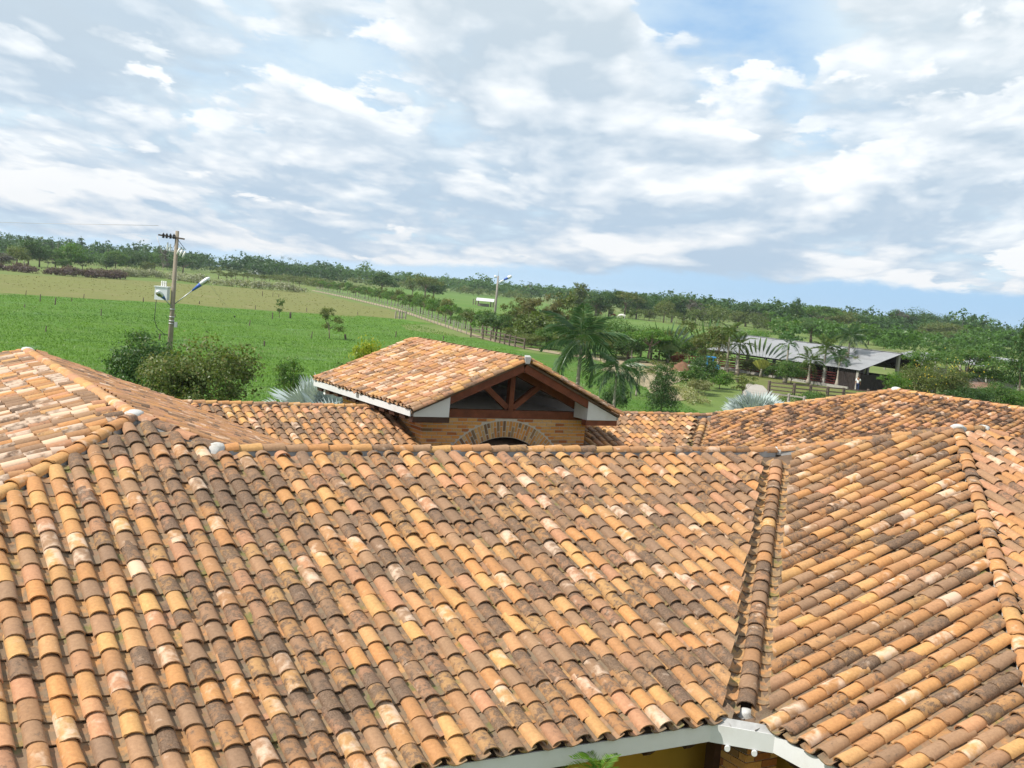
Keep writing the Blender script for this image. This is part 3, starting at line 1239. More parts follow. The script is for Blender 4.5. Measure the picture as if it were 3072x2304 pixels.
def in_PR(x, y):
    return PYF + 0.10 < y < PYB - 0.02 and x > PX + 0.10


PFACES = [('roof', Face('pl', (PX - PH, 0, ZPE), (1, 0), PH, PT, -PYB - 1, -PYF + 1, in_PL, pav_tone, 0.42)),
          ('roof', Face('pr', (PX + PH, 0, ZPE), (-1, 0), PH, PT, PYF - 1, PYB + 1, in_PR, pav_tone, 0.42))]
mb = MB()
zz = -0.045
for sx in (-1, 1):
    xe = PX + sx * PH
    mb.prism([(PX, PYF + 0.05, PZ + zz), (xe, PYF + 0.05, ZPE + zz), (xe, PYF + 0.05, ZPE + zz - 0.07), (PX, PYF + 0.05, PZ + zz - 0.07)], (0, PYB - PYF - 0.08, 0))
proof = mb.build('roof', M_DECK, pav)
print('pav tiles', place_tiles(PFACES, {'roof': proof}, pav, 300, 300, 21))
rp = random.Random(9)
ridge_line((PX, PYF + 0.02, PZ), (PX, PYB, PZ), proof, rp, hue=(0.2, 0.55, 0.6, 0.75), dark_p=0.2, bedmat=M_LIME, ends=(0.0, 0.0))
for sx in (-1, 1):                         # verge tiles along the front gable edge, two overlapping rows
    for dy, dz_ in ((0.10, 0.035), (-0.01, -0.03)):
        ridge_line((PX + sx * (PH + 0.03), PYF + dy, ZPE + dz_ - 0.03), (PX + sx * 0.10, PYF + dy, PZ - 0.02 * PT + dz_ - 0.03), proof, rp, lift=0.02, name='verge_tile', bed=False, step=0.345,
                   hue=(0.1, 0.2, 0.4, 0.6, 0.8), dark_p=0.35)
MB().quad_box([(PX - .07, PYF - 0.06, PZ - 0.10), (PX + .07, PYF - 0.06, PZ - 0.10), (PX + .07, PYF + .02, PZ - 0.10), (PX - .07, PYF + .02, PZ - 0.10),
               (PX - .11, PYF - 0.05, PZ + 0.10), (PX + .11, PYF - 0.05, PZ + 0.10), (PX + .09, PYF + .02, PZ + 0.15), (PX - .09, PYF + .02, PZ + 0.15)]).build('mortar_cap', M_LIME, proof)

# walls: mortar core with brick faces
zb0 = GZ
arch_c = on_plane(1519, 1262, (0, 1, 0), PWY0)
RO, RI = 1.94 * K * 1.02, 1.54 * K * 1.02
acx, acz = float(arch_c[0]), float(arch_c[2]) - RO
segs = 28
pts = []
for i in range(segs + 1):
    a = math.pi * (1 - i / segs)
    pts.append((acx + RI * math.cos(a), acz + RI * math.sin(a)))
mb = MB()
yt = PWY0 + 0.015
for i in range(segs):                      # front wall above and beside the arch opening
    (x0, z0), (x1, z1) = pts[i], pts[i + 1]
    mb.quad_box([(x0, yt, z0), (x1, yt, z1), (x1, yt + 0.26, z1), (x0, yt + 0.26, z0), (x0, yt, PZW), (x1, yt, PZW), (x1, yt + 0.26, PZW), (x0, yt + 0.26, PZW)])
for x0, x1 in ((PWX0 + 0.015, acx - RI), (acx + RI, PWX1 - 0.015)):
    mb.box((x0, yt, zb0), (x1, yt + 0.26, PZW))
front_wall = mb.build('wall', M_JOINT, pav)
front_wall['label'] = 'front brick wall with the arch'
mb = MB()
mb.box((PWX0 + 0.015, yt + 0.264, zb0), (PWX0 + 0.27, PWY1, PZW))
side_wall = mb.build('wall', M_JOINT, pav)
mb = MB()
mb.box((PWX1 - 0.27, yt + 0.264, zb0), (PWX1 - 0.015, PWY1, PZW))
mb.build('wall', M_JOINT, pav)
BL, BH = 0.335, 0.107
nb = 0
j = 0
z = PZW - BH / 2 - 0.004
while z > PZW - 13.2 * BH:
    off = 0 if j % 2 else -BL / 2
    x = PWX0 + off
    while x < PWX1:
        a0, a1 = max(x, PWX0), min(x + BL, PWX1)
        # keep the bricks outside the arch ring
        dzc = z - acz
        if abs(dzc) < RO + 0.02:
            hw = math.sqrt(max(0.0, (RO + 0.035) ** 2 - dzc ** 2))
            lx0, lx1 = acx - hw, acx + hw
        else:
            lx0 = lx1 = None
        spans = [(a0, a1)]
        if lx0 is not None:
            spans = [(a0, min(a1, lx0)), (max(a0, lx1), a1)]
        for b0, b1 in spans:
            if b1 - b0 > 0.07:
                brick(front_wall, ((b0 + b1) / 2, PWY0 + 0.055, z), X_, Y_, Z_, (b1 - b0 - 0.022, 0.11 + rb.uniform(-0.006, 0.006), BH - 0.022), brick_tone(0.03))
                nb += 1
        x += BL
    # left return wall
    y = PWY0 + 0.115 + (0.0 if j % 2 else BL / 2 - 0.11)
    y0 = PWY0 + 0.115
    while y0 < PWY1 and j < 9:
        y1 = min(y if y > y0 + 0.05 else y + BL, PWY1)
        if j < 4 or y1 < PWY0 + 2.6:
            brick(side_wall, (PWX0 + 0.055, (y0 + y1) / 2, z), -Y_, X_, Z_, (y1 - y0 - 0.022, 0.11 + rb.uniform(-0.006, 0.006), BH - 0.022), brick_tone(0.03))
            nb += 1
        y0 = y1
        y = y1 + BL
    z -= BH
    j += 1
# arch ring of radial bricks, alternately long over short and short over long
arch = MB()
nseg = 64
for i in range(nseg):
    a0, a1 = math.pi * i / nseg, math.pi * (i + 1) / nseg
    P = [(acx + r_ * math.cos(a), acz + r_ * math.sin(a)) for r_, a in ((RI - 0.004, a0), (RO + 0.03, a0), (RO + 0.03, a1), (RI - 0.004, a1))]
    arch.prism([(p[0], PWY0 - 0.004, p[1]) for p in P], (0, 0.20, 0))
arch_o = arch.build('arch', M_JOINT, pav)
na = 66
for i in range(na):
    a = math.pi * (i + 0.5) / na
    if not 0.30 < a < math.pi - 0.30:
        continue
    er = np.array([math.cos(a), 0, math.sin(a)])
    et = np.array([-math.sin(a), 0, math.cos(a)])
    th = RO - RI
    split = RI + th * (0.34 if i % 2 else 0.66)
    for r0, r1 in ((RI, split), (split, RO)):
        wdt = math.pi * (r0 + r1) / 2 / na - 0.026
        tn = (rb.choice((0.35, 0.5, 0.55, 0.65, 0.8, 0.95, 1.0)), rb.uniform(0.6, 0.95) if rb.random() < 0.22 else rb.uniform(0.05, 0.3), 0)
        brick(arch_o, np.array([acx, PWY0 + 0.03, acz]) + er * (r0 + r1) / 2, er, -Y_, et, (r1 - r0 - 0.026, 0.09 + rb.uniform(-0.008, 0.008), wdt), tn)
# backing wall seen through the arch
mb = MB().box((PWX0 + 0.3, PWY0 + 2.4, GZ), (PWX1 - 0.3, PWY0 + 2.6, PZW))
mb.build('wall', M_BRICK, pav)

# timber frame
YT = PWY0 + 0.10
tie_z = PZW + 0.13
MB().beam((PWX0 - 0.02, YT, tie_z), (PWX1 + 0.02, YT, tie_z), 0.22, 0.25).build('tie_beam', M_REDWOOD, pav)
kp_top = PZ - 0.36
MB().beam((PX + 0.12, YT, tie_z + 0.125), (PX + 0.12, YT, kp_top), 0.19, 0.17, (1, 0, 0)).build('king_post', M_REDWOOD, pav)
XC = PX + 0.12
for sx in (-1, 1):
    xe = PX + sx * (PH - 0.75)
    MB().beam((PX + sx * 0.05, YT, kp_top + 0.02), (xe, YT, kp_top + 0.02 - PT * (abs(xe - PX) - 0.05)), 0.20, 0.25).build('rafter', M_REDWOOD, pav)
    MB().beam((XC + sx * 0.10, YT, tie_z + 0.20), (XC + sx * 1.15, YT, tie_z + 0.20 + 0.80), 0.15, 0.17).build('strut', M_REDWOOD, pav)
    # barge rafter under the verge tiles
    xe2 = PX + sx * (PH - 0.95)
    MB().beam((PX + sx * 0.02, PYF + 0.14, PZ - 0.24), (xe2, PYF + 0.14, PZ - 0.24 - PT * (abs(xe2 - PX) - 0.02)), 0.10, 0.24).build('barge_rafter', M_REDWOOD, pav)
    # boxed white eave ends
    xo, xi = PX + sx * (PH - 0.08), PX + sx * (PH - 1.22)
    zt = lambda x: PZ - PT * abs(x - PX) - 0.14
    zb_ = ZPE - 0.21
    b = [(xo, PYF + 0.08, zb_), (xi, PYF + 0.08, zb_), (xi, PYF + 0.08, zt(xi)), (xo, PYF + 0.08, max(zt(xo), zb_ + 0.02))]
    MB().prism(b, (0, PWY0 - PYF - 0.12, 0)).build('eave_box', M_WHITE, pav)
    # eave beam below it and running back along the side wall
    xb0, xb1 = PX + sx * (PH - 0.05), PX + sx * (PH - 1.25)
    MB().box((min(xb0, xb1), PYF + 0.09, zb_ - 0.17), (max(xb0, xb1), PYF + 0.33, zb_ - 0.004)).build('eave_beam', M_DARKWOOD if sx < 0 else M_REDWOOD, pav)
    wx = PWX0 if sx < 0 else PWX1
    MB().box((wx - 0.16, PYF + 0.34, zb_ - 0.20), (wx + 0.16, PWY1 + 0.4, zb_ - 0.008)).build('wall_plate', M_REDWOOD, pav)
    xf = PX + sx * (PH + 0.02)
    MB().box((min(xf, xf - sx * 0.03), PYF + 0.12, zb_ + 0.0), (max(xf, xf - sx * 0.03), PYB - 0.05, ZPE - 0.02)).build('fascia', M_WHITE, pav)
    # sloped underside boards
    xs = PX + sx * (PH - 0.06)
    MB().prism([(PX, PWY0 + 0.25, PZ - 0.13), (xs, PWY0 + 0.25, ZPE - 0.11), (xs, PWY0 + 0.25, ZPE - 0.13), (PX, PWY0 + 0.25, PZ - 0.15)], (0, PWY1 - PWY0, 0)).build('ceiling', M_SOFFIT, pav)
for i in range(10):                        # rafter tails under the left eave
    y = PYF + 0.55 + i * 0.72
    MB().prism([(PX - PH + 0.02, y, zb_ + 0.0), (PX - PH + 0.04, y, zb_ - 0.13), (PWX0 - 0.17, y, zb_ - 0.13), (PWX0 - 0.17, y, zb_ + 0.0)], (0, 0.36, 0)).build('rafter_tail', M_DARKWOOD, pav)
for x in (PWX0 + 0.02, PWX1 - 0.22):
    zt_ = PZ - PT * max(abs(x - PX), abs(x + 0.2 - PX)) - 0.16
    MB().box((x, PWY0 + 0.3, PZW + 0.002), (x + 0.2, PWY1, zt_)).build('wall', M_SOFFIT, pav)
# inner ridge purlin, far gable and the pale ledge on the tie beam
MB().beam((PX, PWY0 + 0.2, PZ - 0.28), (PX, PWY1, PZ - 0.28), 0.14, 0.22).build('purlin', M_DARKWOOD, pav)
MB().box((PWX0 + 0.1, PWY0 + 0.22, tie_z - 0.02), (PWX1 - 0.1, PWY1, tie_z + 0.04)).build('ceiling', M_SOFFIT, pav)
MB().prism([(PX - PH + 0.1, PWY1 - 0.1, PZW - 0.1), (PX + PH - 0.1, PWY1 - 0.1, PZW - 0.1), (PX + PH - 0.1, PWY1 - 0.1, ZPE - 0.09), (PX, PWY1 - 0.1, PZ - 0.09), (PX - PH + 0.1, PWY1 - 0.1, ZPE - 0.09)], (0, 0.15, 0)).build('gable_wall', M_SOFFIT, pav)
print('bricks', nb)
# ---------------------------------------------------------------- ground
def ground_mat(name, c0, c1, c2=None, s1=0.05, s2=0.6, s3=5.0, dead=None, bstr=0.6, bdist=0.15):
    m, t = material(name)
    p = wpos(t)
    big = t.noise(p, s1, 5.0, 0.6)
    med = t.noise(p, s2, 6.0, 0.65)
    fine = t.noise(p, s3, 4.0, 0.7)
    c = t.mix(t.lin(med, 0.32, 0.68), c0, c1)
    c = t.mix(t.ss(big, 0.42, 0.66, 0.0, 0.7), c, c2 or c1)
    c = t.mix(t.lin(fine, 0.3, 0.75, 0.0, 0.45), c, tuple(x * 0.55 for x in c0))
    if dead:
        c = t.mix(t.ss(t.noise(p, s2 * 0.45, 7.0, 0.7), 0.56, 0.70, 0.0, 0.75), c, dead)
    finish(t, c, 0.9, t.math('ADD', med, t.math('MULTIPLY', fine, 0.5)), bstr, bdist, 0.15)
    return m


M_FAR = ground_mat('far_pasture', (0.105, 0.165, 0.035), (0.165, 0.215, 0.055), (0.19, 0.20, 0.075), 0.008, 0.05, 0.7)
M_FIELD = ground_mat('green_field', (0.080, 0.180, 0.020), (0.145, 0.275, 0.032), (0.110, 0.230, 0.038), 0.06, 0.5, 4.0, dead=(0.125, 0.23, 0.09), bstr=1.0, bdist=0.5)
M_TAN = ground_mat('tan_pasture', (0.150, 0.165, 0.048), (0.195, 0.195, 0.065), (0.175, 0.190, 0.055), 0.02, 0.25, 2.5, dead=(0.205, 0.18, 0.085))
M_LAWN = ground_mat('lawn', (0.055, 0.135, 0.016), (0.085, 0.165, 0.022), (0.105, 0.150, 0.035), 0.15, 0.7, 5.0)
M_OLIVE = ground_mat('yard_grass', (0.115, 0.145, 0.035), (0.16, 0.175, 0.05), (0.20, 0.18, 0.08), 0.15, 0.7, 5.0)
M_DIRT = ground_mat('dirt_road', (0.30, 0.245, 0.16), (0.38, 0.315, 0.21), (0.26, 0.21, 0.12), 0.2, 1.2, 6.0, bstr=0.3, bdist=0.03)
M_PALE = ground_mat('pale_path', (0.36, 0.33, 0.29), (0.43, 0.40, 0.355), (0.30, 0.27, 0.23), 0.2, 1.2, 6.0, bstr=0.3, bdist=0.03)
M_FARGREEN = ground_mat('meadow', (0.085, 0.17, 0.028), (0.125, 0.21, 0.038), (0.14, 0.205, 0.05), 0.015, 0.1, 1.2)

# one sheet to the horizon, finer near the house
rings = [0.0] + [6.0 * 1.16 ** i for i in range(41)]
V, Fc = [(0, 0, GZ)], []
ns = 72
for r in rings[1:]:
    for k in range(ns):
        a = 2 * math.pi * k / ns
        V.append((r * math.cos(a), r * math.sin(a), GZ))
for k in range(ns):
    Fc.append((0, 1 + k, 1 + (k + 1) % ns))
for i in range(len(rings) - 2):
    for k in range(ns):
        a0, a1 = 1 + i * ns + k, 1 + i * ns + (k + 1) % ns
        Fc.append((a0, a0 + ns, a1 + ns, a1))
tag(link('ground', new_mesh('ground', V, Fc, M_FAR)), kind='structure')

_lev = [0]


def sheet(name, pix, mat, seed=0, rough=0.0, world=False):
    """a ground patch whose outline is given at places seen in the photograph, with an uneven edge"""
    _lev[0] += 1
    rg = random.Random(seed)
    P = [np.array(p, float)[:2] if world else at(*p)[:2] for p in pix]
    out = []
    for i, p in enumerate(P):
        q = P[(i + 1) % len(P)]
        n = max(2, int(np.linalg.norm(q - p) / 6.0))
        n = min(n, 60)
        for k in range(n):
            w = p + (q - p) * (k / n)
            amp = rough * (1 if k else 0.4)
            out.append(w + np.array([rg.gauss(0, amp), rg.gauss(0, amp)]))
    z = GZ + 0.006 * _lev[0]
    from mathutils.geometry import tessellate_polygon
    vs = [(float(p[0]), float(p[1]), z) for p in out]
    tris = tessellate_polygon([[Vector(v) for v in vs]])
    me = new_mesh(name, vs, [tuple(t_) for t_ in tris], mat)
    bm = bmesh.new()
    bm.from_mesh(me)
    for f in bm.faces:
        if f.normal.z < 0:
            f.normal_flip()
    bm.to_mesh(me)
    bm.free()
    return tag(link(name, me), kind='structure')


sheet('meadow', [(930, 868), (1240, 862), (1560, 895), (1760, 935), (2080, 985), (2330, 1025), (2300, 1100), (1850, 1100), (1560, 1020), (1400, 985), (1200, 925)], M_FARGREEN, 1, 1.2)
sheet('tan_pasture', [(-500, 790), (0, 822), (370, 838), (560, 852), (940, 878), (1195, 940), (1190, 958), (1120, 952), (940, 940), (700, 925), (560, 913), (430, 905), (253, 895), (0, 880), (-500, 862)], M_TAN, 2, 1.0)
sheet('green_field', [(-500, 861), (0, 880), (253, 894), (430, 905), (560, 912), (700, 925), (940, 939), (1120, 951), (1195, 957), (1400, 1014), (1560, 1055), (1650, 1095), (1640, 1500), (-400, 1500), (-900, 1100)], M_FIELD, 3, 4.5)
sheet('lawn', [(1560, 1056), (1760, 1075), (1850, 1105), (1960, 1170), (2090, 1230), (2200, 1300), (2100, 1500), (1640, 1500), (1650, 1096)], M_LAWN, 4, 0.4)
sheet('yard_grass', [(1700, 1060), (1850, 1062), (2120, 1098), (2560, 1175), (2760, 1210), (2700, 1330), (2450, 1330), (2330, 1215), (2210, 1140), (2060, 1135), (1850, 1100)], M_OLIVE, 5, 0.4)
sheet('dirt_yard', [(1800, 1075), (1960, 1086), (2080, 1108), (2130, 1125), (2070, 1136), (2010, 1150), (2080, 1195), (1990, 1205), (1870, 1130), (1800, 1110)], M_DIRT, 6, 0.4)
sheet('concrete_path', [(2240, 1148), (2290, 1158), (2310, 1190), (2330, 1240), (2440, 1290), (2330, 1330), (2270, 1260), (2225, 1190)], M_PALE, 7, 0.2)
# the dirt road between the field fence and the row of young trees
L_ = [(935, 872), (1050, 897), (1190, 931), (1290, 966), (1400, 1003), (1480, 1026), (1570, 1046), (1700, 1068), (1830, 1086)]
R_ = [(1830, 1076), (1700, 1060), (1570, 1039), (1480, 1019), (1400, 996), (1290, 959.5), (1190, 925.5), (1050, 892), (935, 869.5)]
sheet('dirt_road', L_ + R_, M_DIRT, 8, 0.12)


# ---------------------------------------------------------------- foliage
def leaf_mat(name, c0, c1, c2, trans=0.35, gloss=0.45):
    m, t = material(name)
    a = t.add('ShaderNodeAttribute', attribute_type='GEOMETRY', attribute_name='tone')
    oi = t.add('ShaderNodeObjectInfo')
    h, d, w = t.sep(a.outputs['Vector'])
    c = t.mix(h, c0, c1)
    c = t.mix(t.ss(d, 0.7, 0.95), c, c2)
    c = t.mix(t.math('MULTIPLY', oi.outputs['Random'], 0.35), c, tuple(x * 0.72 for x in c0))
    finish(t, c, gloss, None, spec=0.35, trans=t.mix(1.0, c, (1.25, 1.3, 0.6), 'MULTIPLY'), tfac=trans)
    return m


LM = {
    'dark': leaf_mat('leaf_dark', (0.03, 0.084, 0.019), (0.068, 0.142, 0.03), (0.115, 0.155, 0.041)),
    'mid': leaf_mat('leaf_mid', (0.048, 0.123, 0.022), (0.101, 0.196, 0.036), (0.175, 0.224, 0.056)),
    'olive': leaf_mat('leaf_olive', (0.078, 0.12, 0.026), (0.15, 0.195, 0.046), (0.24, 0.215, 0.078)),
    'bright': leaf_mat('leaf_bright', (0.063, 0.172, 0.018), (0.127, 0.259, 0.03), (0.218, 0.287, 0.046)),
    'yellow': leaf_mat('leaf_yellow', (0.20, 0.30, 0.02), (0.40, 0.44, 0.03), (0.48, 0.42, 0.045)),
    'dry': leaf_mat('leaf_dry', (0.130, 0.135, 0.048), (0.200, 0.190, 0.075), (0.230, 0.180, 0.085)),
    'grey': leaf_mat('leaf_grey', (0.085, 0.085, 0.075), (0.16, 0.15, 0.135), (0.20, 0.17, 0.15)),
    'purple': leaf_mat('leaf_purple', (0.105, 0.075, 0.075), (0.185, 0.130, 0.125), (0.13, 0.12, 0.05)),
    'silver': leaf_mat('leaf_silver', (0.396, 0.462, 0.462), (0.506, 0.572, 0.572), (0.44, 0.44, 0.374), 0.12, 0.6),
    'palm': leaf_mat('leaf_palm', (0.041, 0.101, 0.035), (0.081, 0.155, 0.057), (0.142, 0.189, 0.081), 0.25, 0.35),
    'palmlight': leaf_mat('leaf_palm_light', (0.075, 0.135, 0.030), (0.125, 0.185, 0.045), (0.22, 0.215, 0.07), 0.3, 0.4),
    'fern': leaf_mat('leaf_fern', (0.10, 0.22, 0.03), (0.18, 0.33, 0.05), (0.25, 0.38, 0.08), 0.4, 0.4),
    'red': leaf_mat('leaf_red', (0.24, 0.05, 0.02), (0.36, 0.085, 0.03), (0.10, 0.12, 0.03)),
    'cream': leaf_mat('leaf_cream', (0.16, 0.19, 0.07), (0.30, 0.30, 0.13), (0.44, 0.42, 0.24)),
    'white': leaf_mat('leaf_white', (0.16, 0.20, 0.09), (0.30, 0.31, 0.20), (0.52, 0.50, 0.42)),
}
M_BARK = simple('bark', (0.17, 0.13, 0.095), 0.9, 0.3, 5.0, 0.6)
M_BARKD = simple('bark_dark', (0.085, 0.065, 0.05), 0.9, 0.3, 5.0, 0.6)
M_BARKG = simple('bark_grey', (0.33, 0.29, 0.24), 0.9, 0.2, 4.0, 0.5)
M_POSTW = simple('fence_wood', (0.13, 0.10, 0.08), 0.9, 0.3, 6.0, 0.4)
M_POSTG = simple('grey_wood', (0.30, 0.27, 0.24), 0.9, 0.25, 5.0, 0.4)


def leaves_np(C_, N_, size, rg, aspect=0.55, droop=0.0):
    """rhombic folded leaves: centres C_, facing N_, one quad each"""
    n = len(C_)
    N_ = N_ / np.maximum(np.linalg.norm(N_, axis=1, keepdims=True), 1e-6)
    r = rg.normal(size=(n, 3))
    r[:, 2] -= droop
    a = r - N_ * np.sum(r * N_, 1, keepdims=True)
    a /= np.maximum(np.linalg.norm(a, axis=1, keepdims=True), 1e-6)
    b = np.cross(N_, a)
    s = size * rg.uniform(0.6, 1.35, (n, 1))
    bend = N_ * s * rg.uniform(-0.15, 0.25, (n, 1))
    p0 = C_ - a * s * 0.5
    p1 = C_ + b * s * aspect * 0.5 + bend - a * s * rg.uniform(-.1, .12, (n, 1))
    p2 = C_ + a * s * 0.5
    p3 = C_ - b * s * aspect * 0.5 + bend - a * s * rg.uniform(-.1, .12, (n, 1))
    V_ = np.stack([p0, p1, p2, p3], 1).reshape(-1, 3)
    F_ = np.arange(n * 4).reshape(n, 4)
    return V_, F_


def crown_np(lobes, n, size, seed, up=0.45, fill=0.25, aspect=0.55, low_cut=-0.55, droop=0.3):
    """lobes: (x, y, z, rx, ry, rz); leaves in clumps over and inside the lobes"""
    rg = np.random.default_rng(seed)
    lob = np.asarray(lobes, float)
    wgt = (lob[:, 3] * lob[:, 4] + lob[:, 3] * lob[:, 5] + lob[:, 4] * lob[:, 5])
    ncl = max(6, n // 14)
    li = rg.choice(len(lob), ncl, p=wgt / wgt.sum())
    d = rg.normal(size=(ncl, 3))
    d /= np.linalg.norm(d, axis=1, keepdims=True)
    bad = d[:, 2] < low_cut
    d[bad, 2] *= -0.5
    rad = np.where(rg.random(ncl) < fill, rg.uniform(0.35, 0.8, ncl), rg.uniform(0.82, 1.08, ncl))
    cc = lob[li, :3] + d * lob[li, 3:] * rad[:, None]
    tone_c = rg.random(ncl)
    ci = rg.integers(0, ncl, n)
    spread = (lob[li, 3:].mean(1) * 0.14)[ci][:, None] + size * 0.3
    P = cc[ci] + rg.normal(size=(n, 3)) * spread * np.array([1, 1, 0.6])
    N_ = d[ci] * 0.7 + np.array([0, 0, up]) + rg.normal(size=(n, 3)) * 0.55
    V_, F_ = leaves_np(P, N_, size, rg, aspect, droop)
    h = np.clip(tone_c[ci] * 0.6 + rg.random(n) * 0.5, 0, 1)
    tn = np.stack([h, rg.random(n), rg.random(n)], 1)
    return V_, F_, np.repeat(tn, 4, 0)


def leaf_mesh(name, parts, mat):
    V_, F_, T_ = [], [], []
    nb = 0
    for v, f, t in parts:
        V_.append(v)
        F_.append(f + nb)
        T_.append(t)
        nb += len(v)
    return np_mesh(name, np.concatenate(V_), np.concatenate(F_), mat, False, {'tone': ('FLOAT_VECTOR', np.concatenate(T_))})


def lobes_for(kind, rg):
    """crown lobes of a tree of height 1 and crown width about 1 unless noted"""
    L = []
    if kind == 'round':
        L.append((0, 0, 0.58, 0.42, 0.42, 0.36))
        for i in range(8):
            a = i * 2.4 + rg.uniform(-.4, .4)
            rr_ = rg.uniform(0.2, 0.40)
            L.append((math.cos(a) * rr_, math.sin(a) * rr_, rg.uniform(0.34, 0.84), rg.uniform(.15, .22), rg.uniform(.15, .22), rg.uniform(.11, .17)))
    elif kind == 'spread':
        for i in range(11):
            a = i * 2.4 + rg.uniform(-.4, .4)
            rr_ = 0.46 * math.sqrt((i + 0.3) / 11)
            L.append((math.cos(a) * rr_, math.sin(a) * rr_, 0.86 - 0.45 * rr_ + rg.uniform(-.07, .05), rg.uniform(.13, .2), rg.uniform(.13, .2), rg.uniform(.06, .1)))
    elif kind == 'sparse':
        for i in range(15):
            a = i * 2.4 + rg.uniform(-.5, .5)
            rr_ = rg.uniform(0.05, 0.42)
            L.append((math.cos(a) * rr_, math.sin(a) * rr_, rg.uniform(0.32, 0.93), rg.uniform(.09, .16), rg.uniform(.09, .16), rg.uniform(.08, .14)))
    elif kind == 'tall':
        for i in range(10):
            a = i * 2.4 + rg.uniform(-.5, .5)
            z = 0.3 + 0.065 * i
            rr_ = rg.uniform(0.02, 0.28) * (1.25 - z)
            L.append((math.cos(a) * rr_, math.sin(a) * rr_, z, rg.uniform(.12, .2), rg.uniform(.12, .2), rg.uniform(.09, .13)))
    elif kind == 'bush':
        L.append((0, 0, 0.44, 0.38, 0.38, 0.42))
        for i in range(10):
            a = i * 2.4 + rg.uniform(-.4, .4)
            rr_ = rg.uniform(0.2, 0.4)
            L.append((math.cos(a) * rr_, math.sin(a) * rr_, rg.uniform(0.16, 0.74), rg.uniform(.13, .21), rg.uniform(.13, .21), rg.uniform(.14, .22)))
    elif kind == 'cone':
        for i in range(9):
            z = 0.12 + 0.09 * i
            w = 0.33 * (1.12 - z) + 0.04
            a = i * 2.4
            L.append((math.cos(a) * 0.06, math.sin(a) * 0.06, z, w, w, 0.12))
    return L


CROWN_LEAVES = {'round': 7000, 'spread': 5200, 'sparse': 3400, 'tall': 4200, 'bush': 9000, 'cone': 8000}
CROWN_SIZE = {'round': 0.036, 'spread': 0.034, 'sparse': 0.036, 'tall': 0.036, 'bush': 0.034, 'cone': 0.032}
_cr, _tr = {}, {}


def crown_mesh(kind, var, lod=1.0):
    key = (kind, var, lod)
    if key not in _cr:
        rg = random.Random(hash(kind) % 1000 * 0 + sum(map(ord, kind)) * 13 + var)
        lb = lobes_for(kind, rg)
        n = int(CROWN_LEAVES[kind] * lod)
        _cr[key] = (leaf_mesh('crown', [crown_np(lb, n, CROWN_SIZE[kind] / math.sqrt(lod), var * 7 + 1, fill=0.2 if kind != 'sparse' else 0.35)], LM['mid']), lb)
    return _cr[key]


def trunk_mesh(kind, var):
    key = (kind, var)
    if key not in _tr:
        rg = random.Random(sum(map(ord, kind)) * 13 + var)
        lb = lobes_for(kind, rg)
        mb = MB()
        h0 = {'round': 0.42, 'spread': 0.5, 'sparse': 0.3, 'tall': 0.5, 'bush': 0.2, 'cone': 0.5}[kind]
        r0 = {'round': 0.028, 'spread': 0.024, 'sparse': 0.017, 'tall': 0.018, 'bush': 0.014, 'cone': 0.014}[kind]
        lean = rg.uniform(-.04, .04), rg.uniform(-.04, .04)
        top = Vector((lean[0], lean[1], h0))
        mb.tube([(0, 0, -0.02), (lean[0] * .3, lean[1] * .3, h0 * .5), tuple(top)], [r0 * 1.35, r0, r0 * .8], 6)
        for lx, ly, lz, *_ in lb[:9]:
            q = Vector((lx, ly, lz))
            st = top * rg.uniform(0.75, 1.0)
            m_ = (st + q) / 2 + Vector((0, 0, -0.03))
            mb.tube([st, m_, q], [r0 * .5, r0 * .32, r0 * .12], 5, False)
        _tr[key] = mb.mesh('trunk', M_BARK)
    return _tr[key]


def set_mat(o, mat):
    o.material_slots[0].link = 'OBJECT'
    o.material_slots[0].material = mat


def plant(name, kind, leaf, p, h, w, label, cat='tree', group=None, var=0, lod=1.0, bark=None, seed=0, trunk=True):
    """a tree or shrub at p, h high and w wide"""
    h = h * (1.1 if kind == 'bush' else 1.05)
    w = w * (1.22 if kind in ('round', 'sparse', 'tall', 'spread') else 1.1)
    base = np.array([p[0], p[1], GZ])
    rz = (seed * 2.399 + p[0] * 0.7) % 6.28
    e = thing(name, label, cat, tuple(base), rz, group)
    if trunk:
        tr = link('trunk', trunk_mesh(kind, var), e)
        tr.scale = (w, w, h)
        if bark:
            set_mat(tr, bark)
    cm, _ = crown_mesh(kind, var, lod)
    cr = link('crown' if cat == 'tree' else 'foliage', cm, e)
    cr.scale = (w, w, h)
    set_mat(cr, LM[leaf])
    return e


def tree_at(u, vb, vt, wpx, kind, leaf, label, name='tree', cat='tree', group=None, var=0, lod=1.0, d=None, bark=None, seed=0):
    p = at(u, vb) if d is None else spot(u, d)
    dep = depth(p)
    return plant(name, kind, leaf, p, max(1.0, hgt(u, vt, dep)), wpx * dep / FPX, label, cat, group, var, lod, bark, seed)
